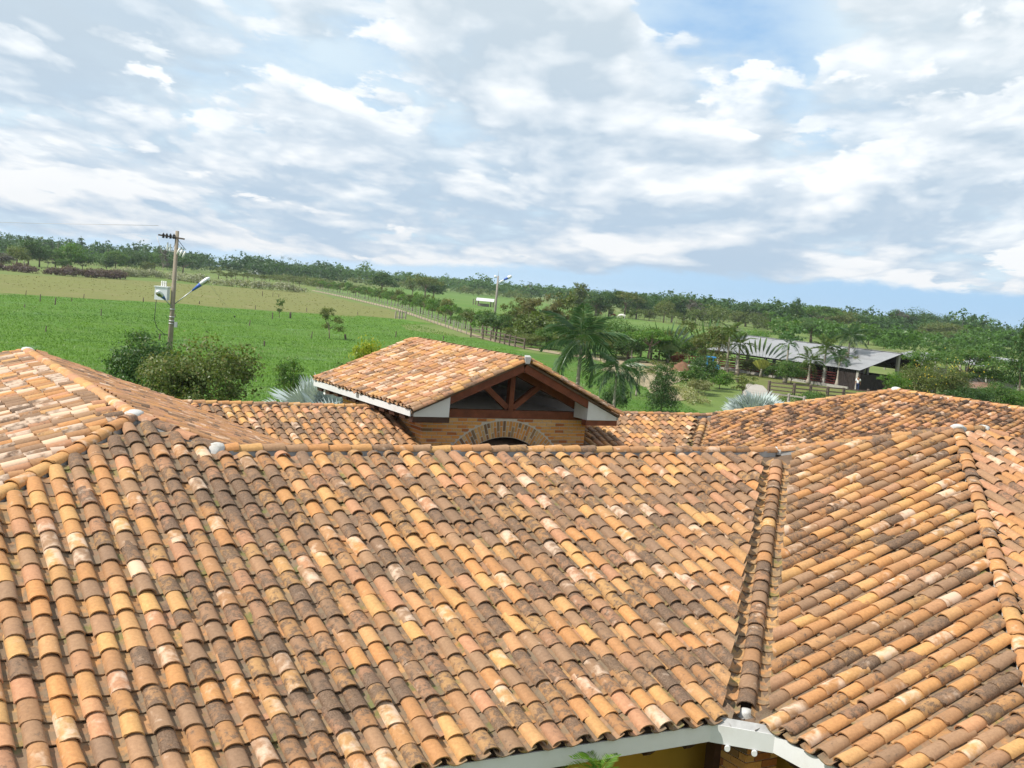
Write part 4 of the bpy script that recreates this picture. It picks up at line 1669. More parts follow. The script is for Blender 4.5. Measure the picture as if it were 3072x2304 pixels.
# ---------------------------------------------------------------- far woods (one mass)
def woods(name, u0, u1, d0, d1, n, h0, h1, seed, label, leafs=340, mat='mid', wide=1.0):
    rg = np.random.default_rng(seed)
    rp_ = random.Random(seed)
    lbs = [lobes_for('bush', random.Random(100 + i)) for i in range(4)] + [lobes_for('round', random.Random(200 + i)) for i in range(3)]
    parts = []
    for i in range(n):
        u = rp_.uniform(u0, u1)
        dd0 = d0(u) if callable(d0) else d0
        dd1 = d1(u) if callable(d1) else d1
        d = dd0 + (dd1 - dd0) * rp_.random() ** 1.3
        p = spot(u, d)
        h = rp_.uniform(h0, h1) * (0.75 if rp_.random() < 0.3 else 1.0) * (1.25 if rp_.random() < 0.06 else 1.0)
        w = h * rp_.uniform(0.75, 1.15) * wide
        lb = np.array(rp_.choice(lbs), float)
        lb = lb * np.array([w, w, h, w, w, h])
        lb[:, :3] += np.array([p[0], p[1], GZ])
        v, f, t = crown_np(lb, leafs, 1.1 * h / 14.0, int(rg.integers(1e9)), fill=0.08, aspect=0.85)
        # each tree of the mass keeps a colour of its own
        k = rp_.random()
        t[:, 0] = np.clip(t[:, 0] * 0.5 + k * 0.6, 0, 1)
        t[:, 1] = t[:, 1] * 0.75 + (0.25 if rp_.random() < 0.12 else 0.0)
        parts.append((v, f, t))
    o = link(name, leaf_mesh(name, parts, LM[mat]))
    return tag(o, label, None, None, 'stuff')


woods('woodland', -400, 1000, 720, 1150, 330, 11.0, 17.0, 1, 'dark woodland on the skyline behind the left pasture', mat='dark')
woods('woodland', 820, 2200, 900, 1250, 420, 11.0, 15.5, 2, 'long band of woodland along the horizon behind the middle pastures', mat='mid')
woods('woodland', 1900, 3500, 520, 1000, 420, 10.0, 14.5, 3, 'woodland along the horizon behind the grey barn', mat='dark')
woods('brushwood', 560, 1600, 830, 890, 130, 4.5, 8.0, 4, 'olive brush along the foot of the far woodland', mat='olive')
woods('brushwood', -300, 320, 600, 700, 70, 6.0, 10.0, 5, 'dark brush under the left skyline woodland', mat='mid')

woods('brushwood', 2330, 3350, 255, 480, 100, 5.5, 8.5, 6, 'dense green brush and low trees filling the ground behind the barn', 420, mat='mid')
woods('brushwood', 1700, 2330, 440, 560, 60, 5.5, 9.0, 7, 'olive brush behind the cattle grove', 340, mat='olive')
woods('brushwood', 1545, 1745, 165, 235, 26, 4.0, 6.0, 8, 'olive scrub between the dirt road and the big palm', 420, mat='olive')
woods('brushwood', 1760, 2120, 150, 185, 22, 3.0, 4.6, 9, 'green scrub along the dark fence beyond the dirt yard', 420, mat='mid')

# ---------------------------------------------------------------- single trees in the pastures
G_SKY = 'trees before the left skyline woodland'
TREES = [
    # u, vb, vt, w px, kind, leaf, label, var
    (12, 801, 757, 62, 'bush', 'grey', 'grey brown bushy tree at the left edge of the pasture', 0),
    (50, 799, 738, 62, 'round', 'olive', 'olive tree between the grey bush and the tall dark tree', 0),
    (84, 799, 722, 74, 'round', 'dark', 'tall dark tree left of the pole with palm like top', 1),
    (118, 801, 742, 60, 'round', 'dark', 'dark rounded tree right of the tallest dark tree', 2),
    (143, 802, 764, 44, 'sparse', 'grey', 'pale leafless looking tree between dark trees', 0),
    (166, 803, 748, 52, 'round', 'mid', 'slim mid green tree beside the bright tall tree', 3),
    (188, 806, 773, 50, 'bush', 'mid', 'low green bush under the bright tall tree', 1),
    (212, 807, 726, 62, 'round', 'bright', 'bright green tall tree standing above its neighbours', 0),
    (248, 809, 756, 78, 'bush', 'dark', 'broad dark tree at the right end of the left grove', 2),
    (318, 812, 764, 52, 'bush', 'dark', 'dark tree at the left end of the grove near the pole', 0),
    (346, 814, 752, 58, 'round', 'mid', 'rounded green tree second in the grove near the pole', 1),
    (384, 815, 751, 66, 'bush', 'dark', 'tallest dark tree in the grove near the pole', 3),
    (420, 816, 758, 52, 'round', 'dark', 'dark tree with flat top in the grove near the pole', 3),
    (440, 819, 782, 44, 'bush', 'olive', 'low olive bush in front of the grove near the pole', 1),
    (462, 818, 757, 56, 'round', 'mid', 'green tree left of the pale bare tree', 2),
    (489, 823, 752, 34, 'sparse', 'grey', 'pale bare tree just left of the utility pole', 1),
    (520, 824, 768, 52, 'bush', 'dark', 'dark tree just behind the utility pole', 2),
    (548, 826, 770, 70, 'spread', 'dark', 'wide dark tree just right of the utility pole', 0),
    (1145, 882, 816, 72, 'round', 'dark', 'dark two trunked tree in the middle pasture', 1),
    (1236, 893, 822, 58, 'sparse', 'olive', 'thin olive tree left of the middle pasture clump', 2),
    (1274, 897, 824, 80, 'spread', 'olive', 'wide olive tree in the middle pasture clump', 1),
    (1300, 898, 846, 62, 'round', 'dark', 'dark tree on the right of the middle pasture clump', 2),
    (1416, 881, 856, 30, 'round', 'dark', 'small dark round tree before the far woodland', 0),
    (1442, 886, 861, 24, 'sparse', 'grey', 'small bare tree before the far woodland', 0),
    (1487, 1017, 938, 86, 'round', 'dark', 'dark big leaved tree behind the corral fence', 3),
    (1530, 1020, 908, 76, 'sparse', 'olive', 'thin olive tree right of the lamp post', 0),
    (1584, 1030, 900, 104, 'sparse', 'dry', 'brownish thin crowned tree behind the palm', 1),
    (1548, 1028, 978, 88, 'bush', 'olive', 'olive bush behind the corral fence', 1),
    (1640, 1036, 884, 88, 'sparse', 'dry', 'tall dry tree with bare twigs behind the palm', 2),
    (1606, 1036, 985, 76, 'bush', 'mid', 'green bush left of the big palm', 2),
    (1690, 1040, 880, 84, 'sparse', 'olive', 'tall thin olive tree above the big palm', 0),
    (1738, 948, 852, 88, 'tall', 'olive', 'tall olive tree at the left of the cattle grove', 0),
    (1786, 950, 868, 82, 'round', 'dark', 'dark tree with bare trunk in the cattle grove', 0),
    (1826, 951, 872, 66, 'round', 'dark', 'dark tree in the middle of the cattle grove', 3),
    (1872, 955, 870, 82, 'spread', 'olive', 'wide olive tree behind the white cow', 2),
    (1908, 957, 882, 66, 'round', 'dark', 'dark tree right of the white cow', 1),
    (1893, 953, 910, 40, 'bush', 'bright', 'small bright tree beside the white cow', 3),
    (1948, 962, 926, 42, 'bush', 'olive', 'small olive bush in the pasture right of the cows', 0),
    (1990, 968, 902, 52, 'round', 'olive', 'olive tree left of the dark pair beyond the travellers palm', 1),
    (2014, 967, 886, 70, 'round', 'dark', 'left tree of the dark pair beyond the travellers palm', 2),
    (2050, 970, 882, 84, 'round', 'dark', 'right tree of the dark pair beyond the travellers palm', 0),
    (2086, 975, 902, 60, 'sparse', 'grey', 'grey bare tree right of the dark pair', 2),
    (2212, 984, 932, 58, 'round', 'olive', 'olive tree at the left of the grove behind the barn', 2),
    (2236, 980, 906, 80, 'round', 'dark', 'dark tall tree in the grove behind the barn', 1),
    (2262, 986, 935, 62, 'bush', 'grey', 'grey brown tree in the grove behind the barn', 2),
    (2294, 985, 908, 78, 'round', 'mid', 'mid green tree in the grove behind the barn', 3),
    (2310, 988, 936, 46, 'sparse', 'bright', 'small bright tree at the right of the barn grove', 1),
    (2340, 985, 918, 70, 'round', 'olive', 'olive tree between the barn grove and the spiky tree', 0),
    (2376, 1010, 900, 72, 'tall', 'dark', 'spiky dark tree rising above the skyline behind the barn', 1),
    (2455, 1008, 911, 120, 'spread', 'mid', 'broad crowned tree on the skyline behind the barn roof', 3),
    (2432, 1030, 954, 118, 'round', 'mid', 'round deep green tree close behind the barn roof', 1),
    (2516, 1010, 930, 86, 'round', 'olive', 'olive tree on the skyline right of the broad crowned tree', 3),
    (2562, 1012, 936, 92, 'round', 'dark', 'dark tree above the right half of the barn roof', 2),
    (2612, 1012, 945, 86, 'round', 'mid', 'green tree above the ridge end of the barn', 0),
    (2672, 1014, 932, 56, 'tall', 'mid', 'slim green tree above the barn gable', 2),
    (2690, 1015, 926, 50, 'spread', 'grey', 'greyish emergent tree on the right skyline', 0),
    (2742, 1016, 927, 108, 'round', 'dark', 'large dark tree highest on the right skyline', 0),
    (2806, 1018, 942, 96, 'round', 'dark', 'second dark tree on the right skyline', 3),
    (2700, 1046, 1006, 78, 'round', 'bright', 'small bright round tree beside the barn gable', 2),
    (2766, 1030, 975, 74, 'sparse', 'olive', 'thin olive tree in front of the large dark skyline tree', 2),
    (2830, 1036, 968, 130, 'round', 'olive', 'wide olive tree in front of the right skyline', 1),
    (2872, 1018, 958, 70, 'round', 'grey', 'brownish tree on the right skyline', 1),
    (2938, 1022, 956, 74, 'round', 'bright', 'bright round topped tree standing alone on the right skyline', 3),
    (2992, 1036, 978, 104, 'round', 'olive', 'olive tree right of the bright round topped tree', 2),
    (3052, 1034, 985, 90, 'bush', 'dark', 'dark tree at the right end of the skyline', 3),
    (1846, 1072, 950, 132, 'bush', 'mid', 'large bright green tree right of the big palm', 1),
    (1912, 1078, 962, 96, 'bush', 'mid', 'green tree behind the pale layered tree', 2),
    (1942, 1090, 976, 112, 'spread', 'bright', 'pale green layered tree over the dark fence', 1),
    (2046, 1060, 965, 76, 'sparse', 'olive', 'thin yellowish tree right of the travellers palm', 1),
    (2066, 1092, 1004, 58, 'sparse', 'mid', 'small green tree behind the red flowering shrub', 2),
    (2112, 1112, 985, 92, 'sparse', 'olive', 'many stemmed tree left of the blue truck cab', 0),
    (2152, 1116, 985, 120, 'sparse', 'olive', 'many stemmed tree in front of the blue truck', 1),
    (2332, 1004, 995, 90, 'bush', 'olive', 'low olive scrub along the barn ridge', 0),
    (2372, 1152, 1076, 96, 'bush', 'mid', 'leafy tree in front of the barn stalls', 3),
    (2532, 1162, 1058, 80, 'sparse', 'dry', 'dry branched tree in front of the barn eave', 2),
    (2522, 1020, 985, 60, 'bush', 'mid', 'leafy shrub just above the barn ridge', 0),
    (2742, 1192, 1050, 84, 'sparse', 'bright', 'feathery light green tree at the barn gable', 0),
    (2700, 1200, 1108, 66, 'bush', 'bright', 'light green shrub in front of the barn gable', 1),
    (2880, 1206, 1030, 236, 'spread', 'mid', 'wide fruit tree spreading over the right roof hip', 1),
    (2960, 1214, 1098, 150, 'spread', 'mid', 'right arm of the fruit trees in front of the far shed', 2),
    (2800, 1222, 1078, 170, 'bush', 'olive', 'tangled olive tree with yellow fruit above the right ridge', 2),
    (3052, 1232, 968, 118, 'tall', 'dark', 'dark layered tree at the right edge of the picture', 2),
    (3046, 1244, 1160, 96, 'bush', 'bright', 'bright leafy shrub at the right edge below the dark tree', 2),
    (1762, 1062, 972, 118, 'bush', 'mid', 'leafy green bush just right of the big palm crown', 2),
    (1802, 1074, 992, 104, 'round', 'olive', 'olive tree below the large bright green tree', 1),
    (1704, 1060, 962, 104, 'bush', 'olive', 'olive bush directly behind the big palm', 3),
    (1880, 1084, 1002, 96, 'bush', 'dark', 'dark bush left of the fence under the layered tree', 0),
    (1976, 1082, 984, 66, 'round', 'olive', 'olive tree between the layered tree and the tall travellers palm', 3),
    (2046, 1086, 1002, 84, 'bush', 'mid', 'green bush behind the soil heap', 2),
    (2092, 1092, 1008, 78, 'round', 'olive', 'olive tree behind the flatbed of the truck', 0),
    (2128, 1098, 1002, 70, 'bush', 'mid', 'green bush behind the truck cab', 3),
    (1652, 1048, 972, 104, 'bush', 'mid', 'mid green bush left of the big palm crown', 0),
    (1592, 1044, 996, 84, 'bush', 'olive', 'olive bush at the right end of the corral fence', 2),
    (2204, 1042, 998, 104, 'bush', 'mid', 'green bush beyond the left end of the barn roof', 1),
    (2262, 1028, 996, 84, 'bush', 'bright', 'bright bush beyond the left part of the barn ridge', 3),
    (2604, 1034, 972, 104, 'bush', 'mid', 'green bush beyond the right part of the barn ridge', 0),
    (2652, 1038, 984, 84, 'bush', 'dark', 'dark bush beyond the end of the barn ridge', 2),
    (2650, 1046, 1018, 66, 'bush', 'bright', 'bright low bush touching the barn ridge end', 1),
    (2880, 1046, 992, 104, 'bush', 'olive', 'olive bush left of the far shed roof', 3),
    (2318, 1136, 1082, 60, 'bush', 'mid', 'dark green shrub between the fan palm and the leafy stall tree', 1),
    (2250, 1126, 1070, 58, 'bush', 'olive', 'olive shrub in front of the left barn stalls', 0),
    (2566, 1150, 1092, 44, 'sparse', 'mid', 'small green tree beside the barn corner post', 1),
    (2894, 1236, 1150, 130, 'bush', 'dark', 'dark bush in front of the rusty shed roof', 1),
    (2990, 1236, 1140, 140, 'bush', 'mid', 'green bush right of the rusty shed roof', 0),
    (2660, 1204, 1120, 60, 'sparse', 'bright', 'thin light green shrub at the foot of the barn gable post', 2),
]
for i, (u, vb, vt, w, kind, leaf, lab, var) in enumerate(TREES):
    big = w > 95 or vb > 1040
    e = tree_at(u, vb, vt, w, kind, leaf, lab, name='shrub' if kind == 'bush' and (vb - vt) < 62 else 'tree', var=var, lod=(2.0 if w > 150 else 1.0) if big else 0.5, seed=i,
                bark=M_BARKG if leaf in ('grey', 'dry') else None)

# yellow fruit on the tangled tree
# young trees in a row beside the dirt road
ROW = [(948, 866), (1046, 885), (1190, 918), (1290, 950), (1400, 988), (1476, 1012)]


def along(pl, n, jit, seed):
    """n points along a polyline of picture points, evenly spaced on the ground"""
    rg = random.Random(seed)
    P = [at(*p) for p in pl]
    ln = [0.0]
    for a_, b_ in zip(P[:-1], P[1:]):
        ln.append(ln[-1] + float(np.linalg.norm(b_ - a_)))
    for k in range(n):
        s = ln[-1] * (k + 0.5 + rg.uniform(-jit, jit)) / n
        for j in range(len(P) - 1):
            if s <= ln[j + 1] or j == len(P) - 2:
                f_ = (s - ln[j]) / (ln[j + 1] - ln[j])
                yield P[j] + (P[j + 1] - P[j]) * f_
                break


for i, p in enumerate(along(ROW, 44, 0.3, 3)):
    plant('young_tree', ('sparse', 'round', 'spread')[i % 3], ('mid', 'olive', 'bright', 'mid')[i % 4], p, R0.uniform(3.4, 4.9), R0.uniform(2.8, 3.9),
          'young tree in the long row beside the dirt road', 'tree', 'young trees lining the dirt road', i % 3, 0.35, None, i)
for i in range(16):
    u = 660 + i * 17 + R0.uniform(-6, 6)
    p = at(u, 836 + (u - 660) * 0.085 + R0.uniform(-6, 9))
    plant('orchard_tree', 'spread', 'olive', p, R0.uniform(3.2, 4.6), R0.uniform(4, 6), 'small orchard tree in the pasture beyond the white flowering hedge', 'tree', 'orchard trees beyond the hedge', i % 3, 0.25, None, i)


def hedge(label, pl, h, w, leaf, n, seed, size=0.5, cat='hedge', kindname='hedge'):
    rg = np.random.default_rng(seed)
    P = [at(*p) for p in pl]
    lob = []
    for a_, b_ in zip(P[:-1], P[1:]):
        m_ = max(2, int(np.linalg.norm(b_ - a_) / (w * 0.8)))
        for k in range(m_):
            c = a_ + (b_ - a_) * (k + rg.uniform(0, 1)) / m_
            hh = h * rg.uniform(0.6, 1.15)
            lob.append((c[0] + rg.normal() * w * .15, c[1] + rg.normal() * w * .15, GZ + hh * 0.45, w * 0.6, w * 0.6, hh * 0.5))
    return tag(link(kindname, leaf_mesh(kindname, [crown_np(lob, n, size, seed, fill=0.1)], LM[leaf])), label, cat)


hedge('low purple brown hedge along the far edge of the tan pasture', [(-60, 806), (20, 812), (120, 822), (250, 832), (375, 838)], 2.6, 4.2, 'purple', 14000, 1, 0.5)
hedge('white flowering hedge behind the utility pole and tan pasture', [(345, 828), (420, 830), (520, 838), (600, 850), (720, 862), (830, 872), (930, 880)], 2.9, 6.0, 'white', 22000, 2, 0.55)
hedge('yellow olive thicket at the far end of the dirt road', [(830, 842), (870, 848), (930, 856), (965, 864)], 4.2, 8.0, 'olive', 7000, 4, 0.7, 'thicket', 'thicket')
hedge('flowering border with pale leaves beside the lawn', [(2010, 1178), (2060, 1196), (2105, 1216)], 0.9, 1.4, 'cream', 2500, 5, 0.16, 'flower bed', 'flower_border')
hedge('low green hedge in front of the dark rail fence', [(2370, 1208), (2430, 1212), (2455, 1206)], 1.0, 1.6, 'mid', 2500, 6, 0.16)
hedge('scrub along the pasture edge behind the barn roof', [(2180, 1010), (2250, 1012), (2330, 1016)], 2.4, 5, 'bright', 2000, 7, 0.4, 'scrub', 'scrub')
hedge('tall reeds in front of the far shed roof', [(2900, 1052), (2960, 1058), (3060, 1076)], 2.2, 4, 'olive', 2200, 8, 0.4, 'reeds', 'reed_bed')

# near shrubs
plant('bush', 'bush', 'dark', spot(425, 60), 4.3, 3.9, 'dark glossy bush left of the utility pole foot', 'bush', None, 0, 1.0, None, 3)
plant('bush', 'bush', 'olive', spot(602, 56), 4.5, 4.5, 'big olive green bush right in front of the utility pole', 'bush', None, 1, 1.0, None, 5)
plant('bush', 'bush', 'olive', spot(505, 57), 3.6, 3.2, 'olive bush between the dark bush and the biggest bush', 'bush', None, 2, 0.8, None, 9)
plant('shrub', 'sparse', 'mid', spot(872, 56), 3.4, 2.2, 'thin upright shrub left of the pavilion roof', 'shrub', None, 1, 1.2, None, 2)
plant('shrub', 'sparse', 'bright', spot(905, 57), 2.9, 2.0, 'pale upright shrub behind the silver palm', 'shrub', None, 2, 1.2, None, 4)
plant('bush', 'round', 'yellow', spot(1095, 64), 4.5, 1.9, 'bright yellow leaved bush behind the pavilion roof', 'bush', None, 1, 0.5, None, 1)
plant('shrub', 'sparse', 'dark', spot(1028, 62), 3.1, 1.9, 'dark low shrub left of the yellow bush', 'shrub', None, 0, 0.8, None, 1)
plant('shrub', 'cone', 'dark', spot(1982, 84), 3.75, 3.0, 'dark conical shrub on the lawn nearest the roof valley', 'shrub', None, 1, 1.0, None, 7)
plant('shrub', 'bush', 'dark', spot(1837, 80), 2.1, 2.2, 'round dark shrub under the smaller palm', 'shrub', None, 3, 0.6, None, 7)
plant('sapling', 'sparse', 'mid', at(838, 953), 3.0, 1.6, 'small sapling at the edge of the tan pasture', 'sapling', None, 0, 0.4, None, 2)
plant('shrub', 'sparse', 'olive', at(988, 1016), 3.5, 3.0, 'dark leaved shrub on several stems in the green field', 'shrub', None, 1, 0.9, None, 8)
plant('shrub', 'bush', 'red', at(2026, 1092), 1.6, 2.6, 'red flowering shrub beside the dirt yard', 'shrub', None, 1, 0.4, None, 2)
plant('shrub', 'bush', 'cream', at(2096, 1185), 1.5, 2.2, 'pale variegated shrub by the wooden fence', 'shrub', None, 2, 0.4, None, 2)
plant('shrub', 'bush', 'mid', at(2075, 1178), 2.6, 2.9, 'dark green shrub left of the pale variegated shrub', 'shrub', None, 0, 0.5, None, 4)
plant('shrub', 'round', 'dark', at(2110, 1170), 3.3, 2.6, 'dark shrub leaning over the wooden fence', 'shrub', None, 2, 0.5, None, 4)
plant('shrub', 'bush', 'bright', at(2158, 1166), 1.9, 2.6, 'bright green shrub against the wooden fence', 'shrub', None, 3, 0.5, None, 4)
plant('shrub', 'sparse', 'olive', at(1985, 1165), 2.4, 3.4, 'yellowish open shrub between lawn and dirt yard', 'shrub', None, 2, 0.6, None, 6)
plant('shrub', 'sparse', 'olive', at(2225, 1190), 2.0, 2.6, 'thin shrub behind the large silver palm', 'shrub', None, 0, 0.5, None, 6)


# ---------------------------------------------------------------- palms
def frond_mesh(name, n=26, ll=0.30, wid=0.022, hang=0.35, curve=0.55, mat='palm', seed=0):
    """feather leaf of length 1 along +x, arching down"""
    rg = random.Random(seed)
    V_, F_ = [], []
    ax = lambda s: np.array([s * (1 - 0.18 * curve * s), 0.0, 0.22 * s - curve * s * s])
    for i in range(9):
        s0, s1 = i / 9, (i + 1) / 9
        a_, b_ = ax(s0), ax(s1)
        w0, w1 = 0.012 * (1 - s0) + 0.003, 0.012 * (1 - s1) + 0.003
        k = len(V_)
        V_ += [a_ + [0, -w0, 0], a_ + [0, w0, 0], b_ + [0, w1, 0], b_ + [0, -w1, 0]]
        F_.append((k, k + 1, k + 2, k + 3))
    for i in range(n):
        s = 0.14 + 0.86 * i / (n - 1)
        L_f = ll * (0.35 + 0.65 * math.sin(math.pi * min(1, (s * 0.92 + 0.12)) ** 0.9)) * rg.uniform(0.85, 1.1)
        for sy in (-1, 1):
            a_ = ax(s)
            d = np.array([0.45 + rg.uniform(-.1, .1), sy * 0.8, -hang * rg.uniform(0.3, 1.2) + 0.15])
            d /= np.linalg.norm(d)
            tip = a_ + d * L_f + np.array([0, 0, -0.25 * L_f * hang])
            m_ = a_ + d * L_f * 0.5
            side = np.array([1, 0, 0.3]) * wid * 0.5
            k = len(V_)
            V_ += [a_, m_ - side, tip, m_ + side]
            F_.append((k, k + 1, k + 2, k + 3))
    n_ = len(V_)
    tn = np.repeat(np.array([[rg.random() * 0.8, rg.random(), 0] for _ in range(n_ // 4)]), 4, 0)
    return np_mesh(name, np.array(V_), np.array(F_), LM[mat], False, {'tone': ('FLOAT_VECTOR', tn)})


FR_A = frond_mesh('frond', 46, 0.34, 0.024, 0.85, 0.66, 'palm', 1)
FR_B = frond_mesh('frond', 24, 0.30, 0.040, 0.5, 0.75, 'palmlight', 2)
FR_C = frond_mesh('frond', 22, 0.28, 0.045, 0.4, 0.95, 'palm', 3)


def palm(label, p, trunk_h, fr, n, ln, seed, r=0.12, bottle=0.0, e0=70, e1=-25, lean=(0, 0), group=None, shaft=None, crown_scale=1.0, zoff=0.0):
    rg = random.Random(seed)
    e = thing('palm_tree', label, 'palm tree', (p[0], p[1], GZ), rg.uniform(0, 6), group)
    mb = MB()
    top = Vector((lean[0], lean[1], trunk_h))
    pts, rad = [], []
    for i in range(9):
        s = i / 8
        pts.append((lean[0] * s * s, lean[1] * s * s, trunk_h * s))
        rad.append(r * (1.0 - 0.35 * s) + bottle * r * math.exp(-((s - 0.10) / 0.16) ** 2))
    mb.tube(pts, rad, 8)
    mb.build('trunk', M_BARKG, e)
    if shaft:
        MB().tube([top + Vector((0, 0, -0.05)), top + Vector((0, 0, shaft * .5)), top + Vector((0, 0, shaft))], [r * .75, r * .7, r * .3], 8).build('crownshaft', LM['palmlight'] if False else M_SHAFT, e)
        top = top + Vector((0, 0, shaft * 0.85))
    for k in range(n):
        o = link('frond', fr, e)
        s = (k + 0.5) / n
        el = math.radians(e0 + (e1 - e0) * s + rg.uniform(-8, 8))
        az = k * 2.399 + rg.uniform(-.2, .2)
        o.location = top
        o.rotation_euler = (rg.uniform(-.25, .25), -el, az)
        o.scale = (ln * rg.uniform(0.85, 1.1),) * 3
    return e


M_SHAFT = simple('palm_shaft', (0.16, 0.24, 0.07), 0.6, 0.15, 3.0, 0.1)
p = spot(1722, 72)
palm('large dark feather palm towering behind the pavilion roof', p, 4.7, FR_A, 21, 3.0, 4, 0.16, 0.2, 86, -48, shaft=0.5)
palm('smaller feather palm with low crown above the round dark shrub', spot(1834, 70), 3.5, FR_A, 16, 2.1, 12, 0.10, 0.2, 60, -55, shaft=0.3)
palm('small spiky palm with yellowish leaves at the lawn edge', spot(1908, 96), 1.9, FR_C, 12, 1.4, 5, 0.09, 0.0, 70, -40)
BARN_P = [
    (2152, 1112, 1010, 'royal palm with pale trunk at the left corner of the barn', FR_B, 9),
    (2178, 1121, 990, 'royal palm beside the blue truck with swollen pale trunk', FR_B, 10),
    (2211, 1124, 1030, 'short royal palm with swollen pale trunk left of the fan palm', FR_B, 8),
    (2354, 1150, 1030, 'royal palm with few drooping leaves in front of the barn roof', FR_C, 6),
    (2424, 1152, 1082, 'short stout palm with yellow green leaves in front of the stalls', FR_B, 9),
    (2466, 1155, 1040, 'tall royal palm with full crown in front of the barn roof', FR_B, 12),
    (2510, 1163, 1070, 'royal palm with thin crown right of the tall full palm', FR_C, 8),
    (2534, 1160, 1005, 'tallest royal palm crossing the barn ridge', FR_A, 12),
]
for i, (u, vb, vc, lab, fr, n) in enumerate(BARN_P):
    p = at(u, vb)
    d = depth(p)
    h = max(1.5, hgt(u, vc, d))
    palm(lab, p, h * 0.86, fr, n + 3, 2.3 if n > 7 else 1.8, 30 + i, 0.16, 0.9, 78, -30, shaft=h * 0.14)
for i, (u, vb, vc, lab) in enumerate(((1586, 900, 850, 'single tall palm before the far woodland'), (72, 790, 722, 'palm rising from the dark left grove'), (171, 792, 728, 'palm crown left of the bright tall tree'),
                                      (320, 806, 748, 'palm at the left of the grove near the pole'), (845, 815, 772, 'left palm of the pair on the skyline'), (866, 815, 776, 'right palm of the pair on the skyline'),
                                      (975, 842, 812, 'palm with hanging leaves before the middle woodland'), (2000, 950, 905, 'palm among the dark trees beyond the travellers palm'))):
    p = at(u, vb)
    d = depth(p)
    h = hgt(u, vc, d)
    palm(lab, p, h, FR_C, 9, h * 0.24 if h > 8 else 2.4, 60 + i, 0.22, 0.0, 65, -45)


# silver fan palms
def fan_mesh(seed):
    rg = random.Random(seed)
    V_, F_ = [], []
    ns_ = 30
    span = math.radians(250)
    for i in range(ns_):
        a0 = -span / 2 + span * i / ns_
        a1 = -span / 2 + span * (i + 1) / ns_
        am = (a0 + a1) / 2 + rg.uniform(-.02, .02)
        rr_ = (0.92 + 0.14 * math.cos(am * 0.9)) * rg.uniform(0.93, 1.05)
        bend = lambda r, a, z=0.0: np.array([r * math.cos(a) * 1.0, r * math.sin(a), 0.24 * r * r * abs(math.sin(a)) * 0.9 + z - 0.10 * r ** 3])
        c0 = bend(0.03, am)
        fold = 0.022
        m0, m1 = bend(0.60 * rr_, a0, -fold), bend(0.60 * rr_, a1, -fold)
        mm = bend(0.62 * rr_, am, fold)
        t0 = bend(rr_, am + rg.uniform(-.015, .015), rg.uniform(-.08, .01))
        k = len(V_)
        V_ += [c0, m0, mm, m1, t0]
        V_ += [c0]
        F_ += [(k, k + 1, k + 2, k + 2), (k, k + 2, k + 3, k + 3), (k + 1, k + 4, k + 2, k + 2), (k + 2, k + 4, k + 3, k + 3)]
    tris = [f[:3] for f in F_]
    tn = np.array([[rg.random(), rg.random() * 0.9, 0] for _ in V_])
    # the leaf stalk as thin strips
    k = len(V_)
    V_ += [np.array([-0.9, -0.018, -0.10]), np.array([-0.9, 0.018, -0.10]), np.array([0.05, 0.012, 0.0]), np.array([0.05, -0.012, 0.0])]
    tris += [(k, k + 1, k + 2), (k, k + 2, k + 3)]
    tn = np.vstack([tn, np.full((4, 3), 0.4)])
    return np_mesh('leaf', np.array(V_), np.array(tris), LM['silver'], False, {'tone': ('FLOAT_VECTOR', tn)})


FANS = [fan_mesh(i) for i in range(3)]


def fan_palm(label, p, r, n, seed, h0=0.5, stem=0.7):
    rg = random.Random(seed)
    e = thing('fan_palm', label, 'fan palm', (p[0], p[1], GZ), 0.0)
    MB().tube([(0, 0, 0), (0, 0, h0 * .6), (0, 0, h0)], [0.26, 0.22, 0.16], 10).build('trunk', M_BARKG, e)
    for k in range(n):
        o = link('leaf', FANS[k % 3], e)
        s = (k + 0.5) / n
        el = math.radians(78 - 78 * s + rg.uniform(-8, 8))
        az = k * 2.399 + rg.uniform(-.25, .25)
        d = Vector((math.cos(el) * math.cos(az), math.cos(el) * math.sin(az), math.sin(el)))
        base = Vector((0, 0, h0 - 0.05))
        o.location = base + d * (0.92 * r * stem)
        o.rotation_mode = 'QUATERNION'
        x = d
        y = Vector((0, 0, 1)).cross(x).normalized()
        z = x.cross(y)
        M3 = Matrix((x, y, z)).transposed()
        M3 = M3 @ Matrix.Rotation(rg.uniform(-1.25, 1.25), 3, 'X') @ Matrix.Rotation(rg.uniform(-0.1, 0.45), 3, 'Y')
        o.rotation_quaternion = M3.to_quaternion()
        o.scale = (r * rg.uniform(0.85, 1.08),) * 3
    return e


fan_palm('silver blue fan palm left of the pavilion eave', spot(940, 47), 1.5, 24, 1, 1.7)
fan_palm('silver blue fan palm half hidden under the pavilion eave', spot(1015, 45), 1.25, 20, 8, 1.4)
fan_palm('largest silver blue fan palm behind the rear roof ridge', spot(2258, 64), 1.42, 36, 3, 1.5)
fan_palm('small silver fan palm left of the largest one', spot(2068, 66), 1.0, 12, 4, 0.0)
fan_palm('silver fan palm peeking over the pavilion verge', spot(1696, 58), 1.05, 18, 5, 1.7)


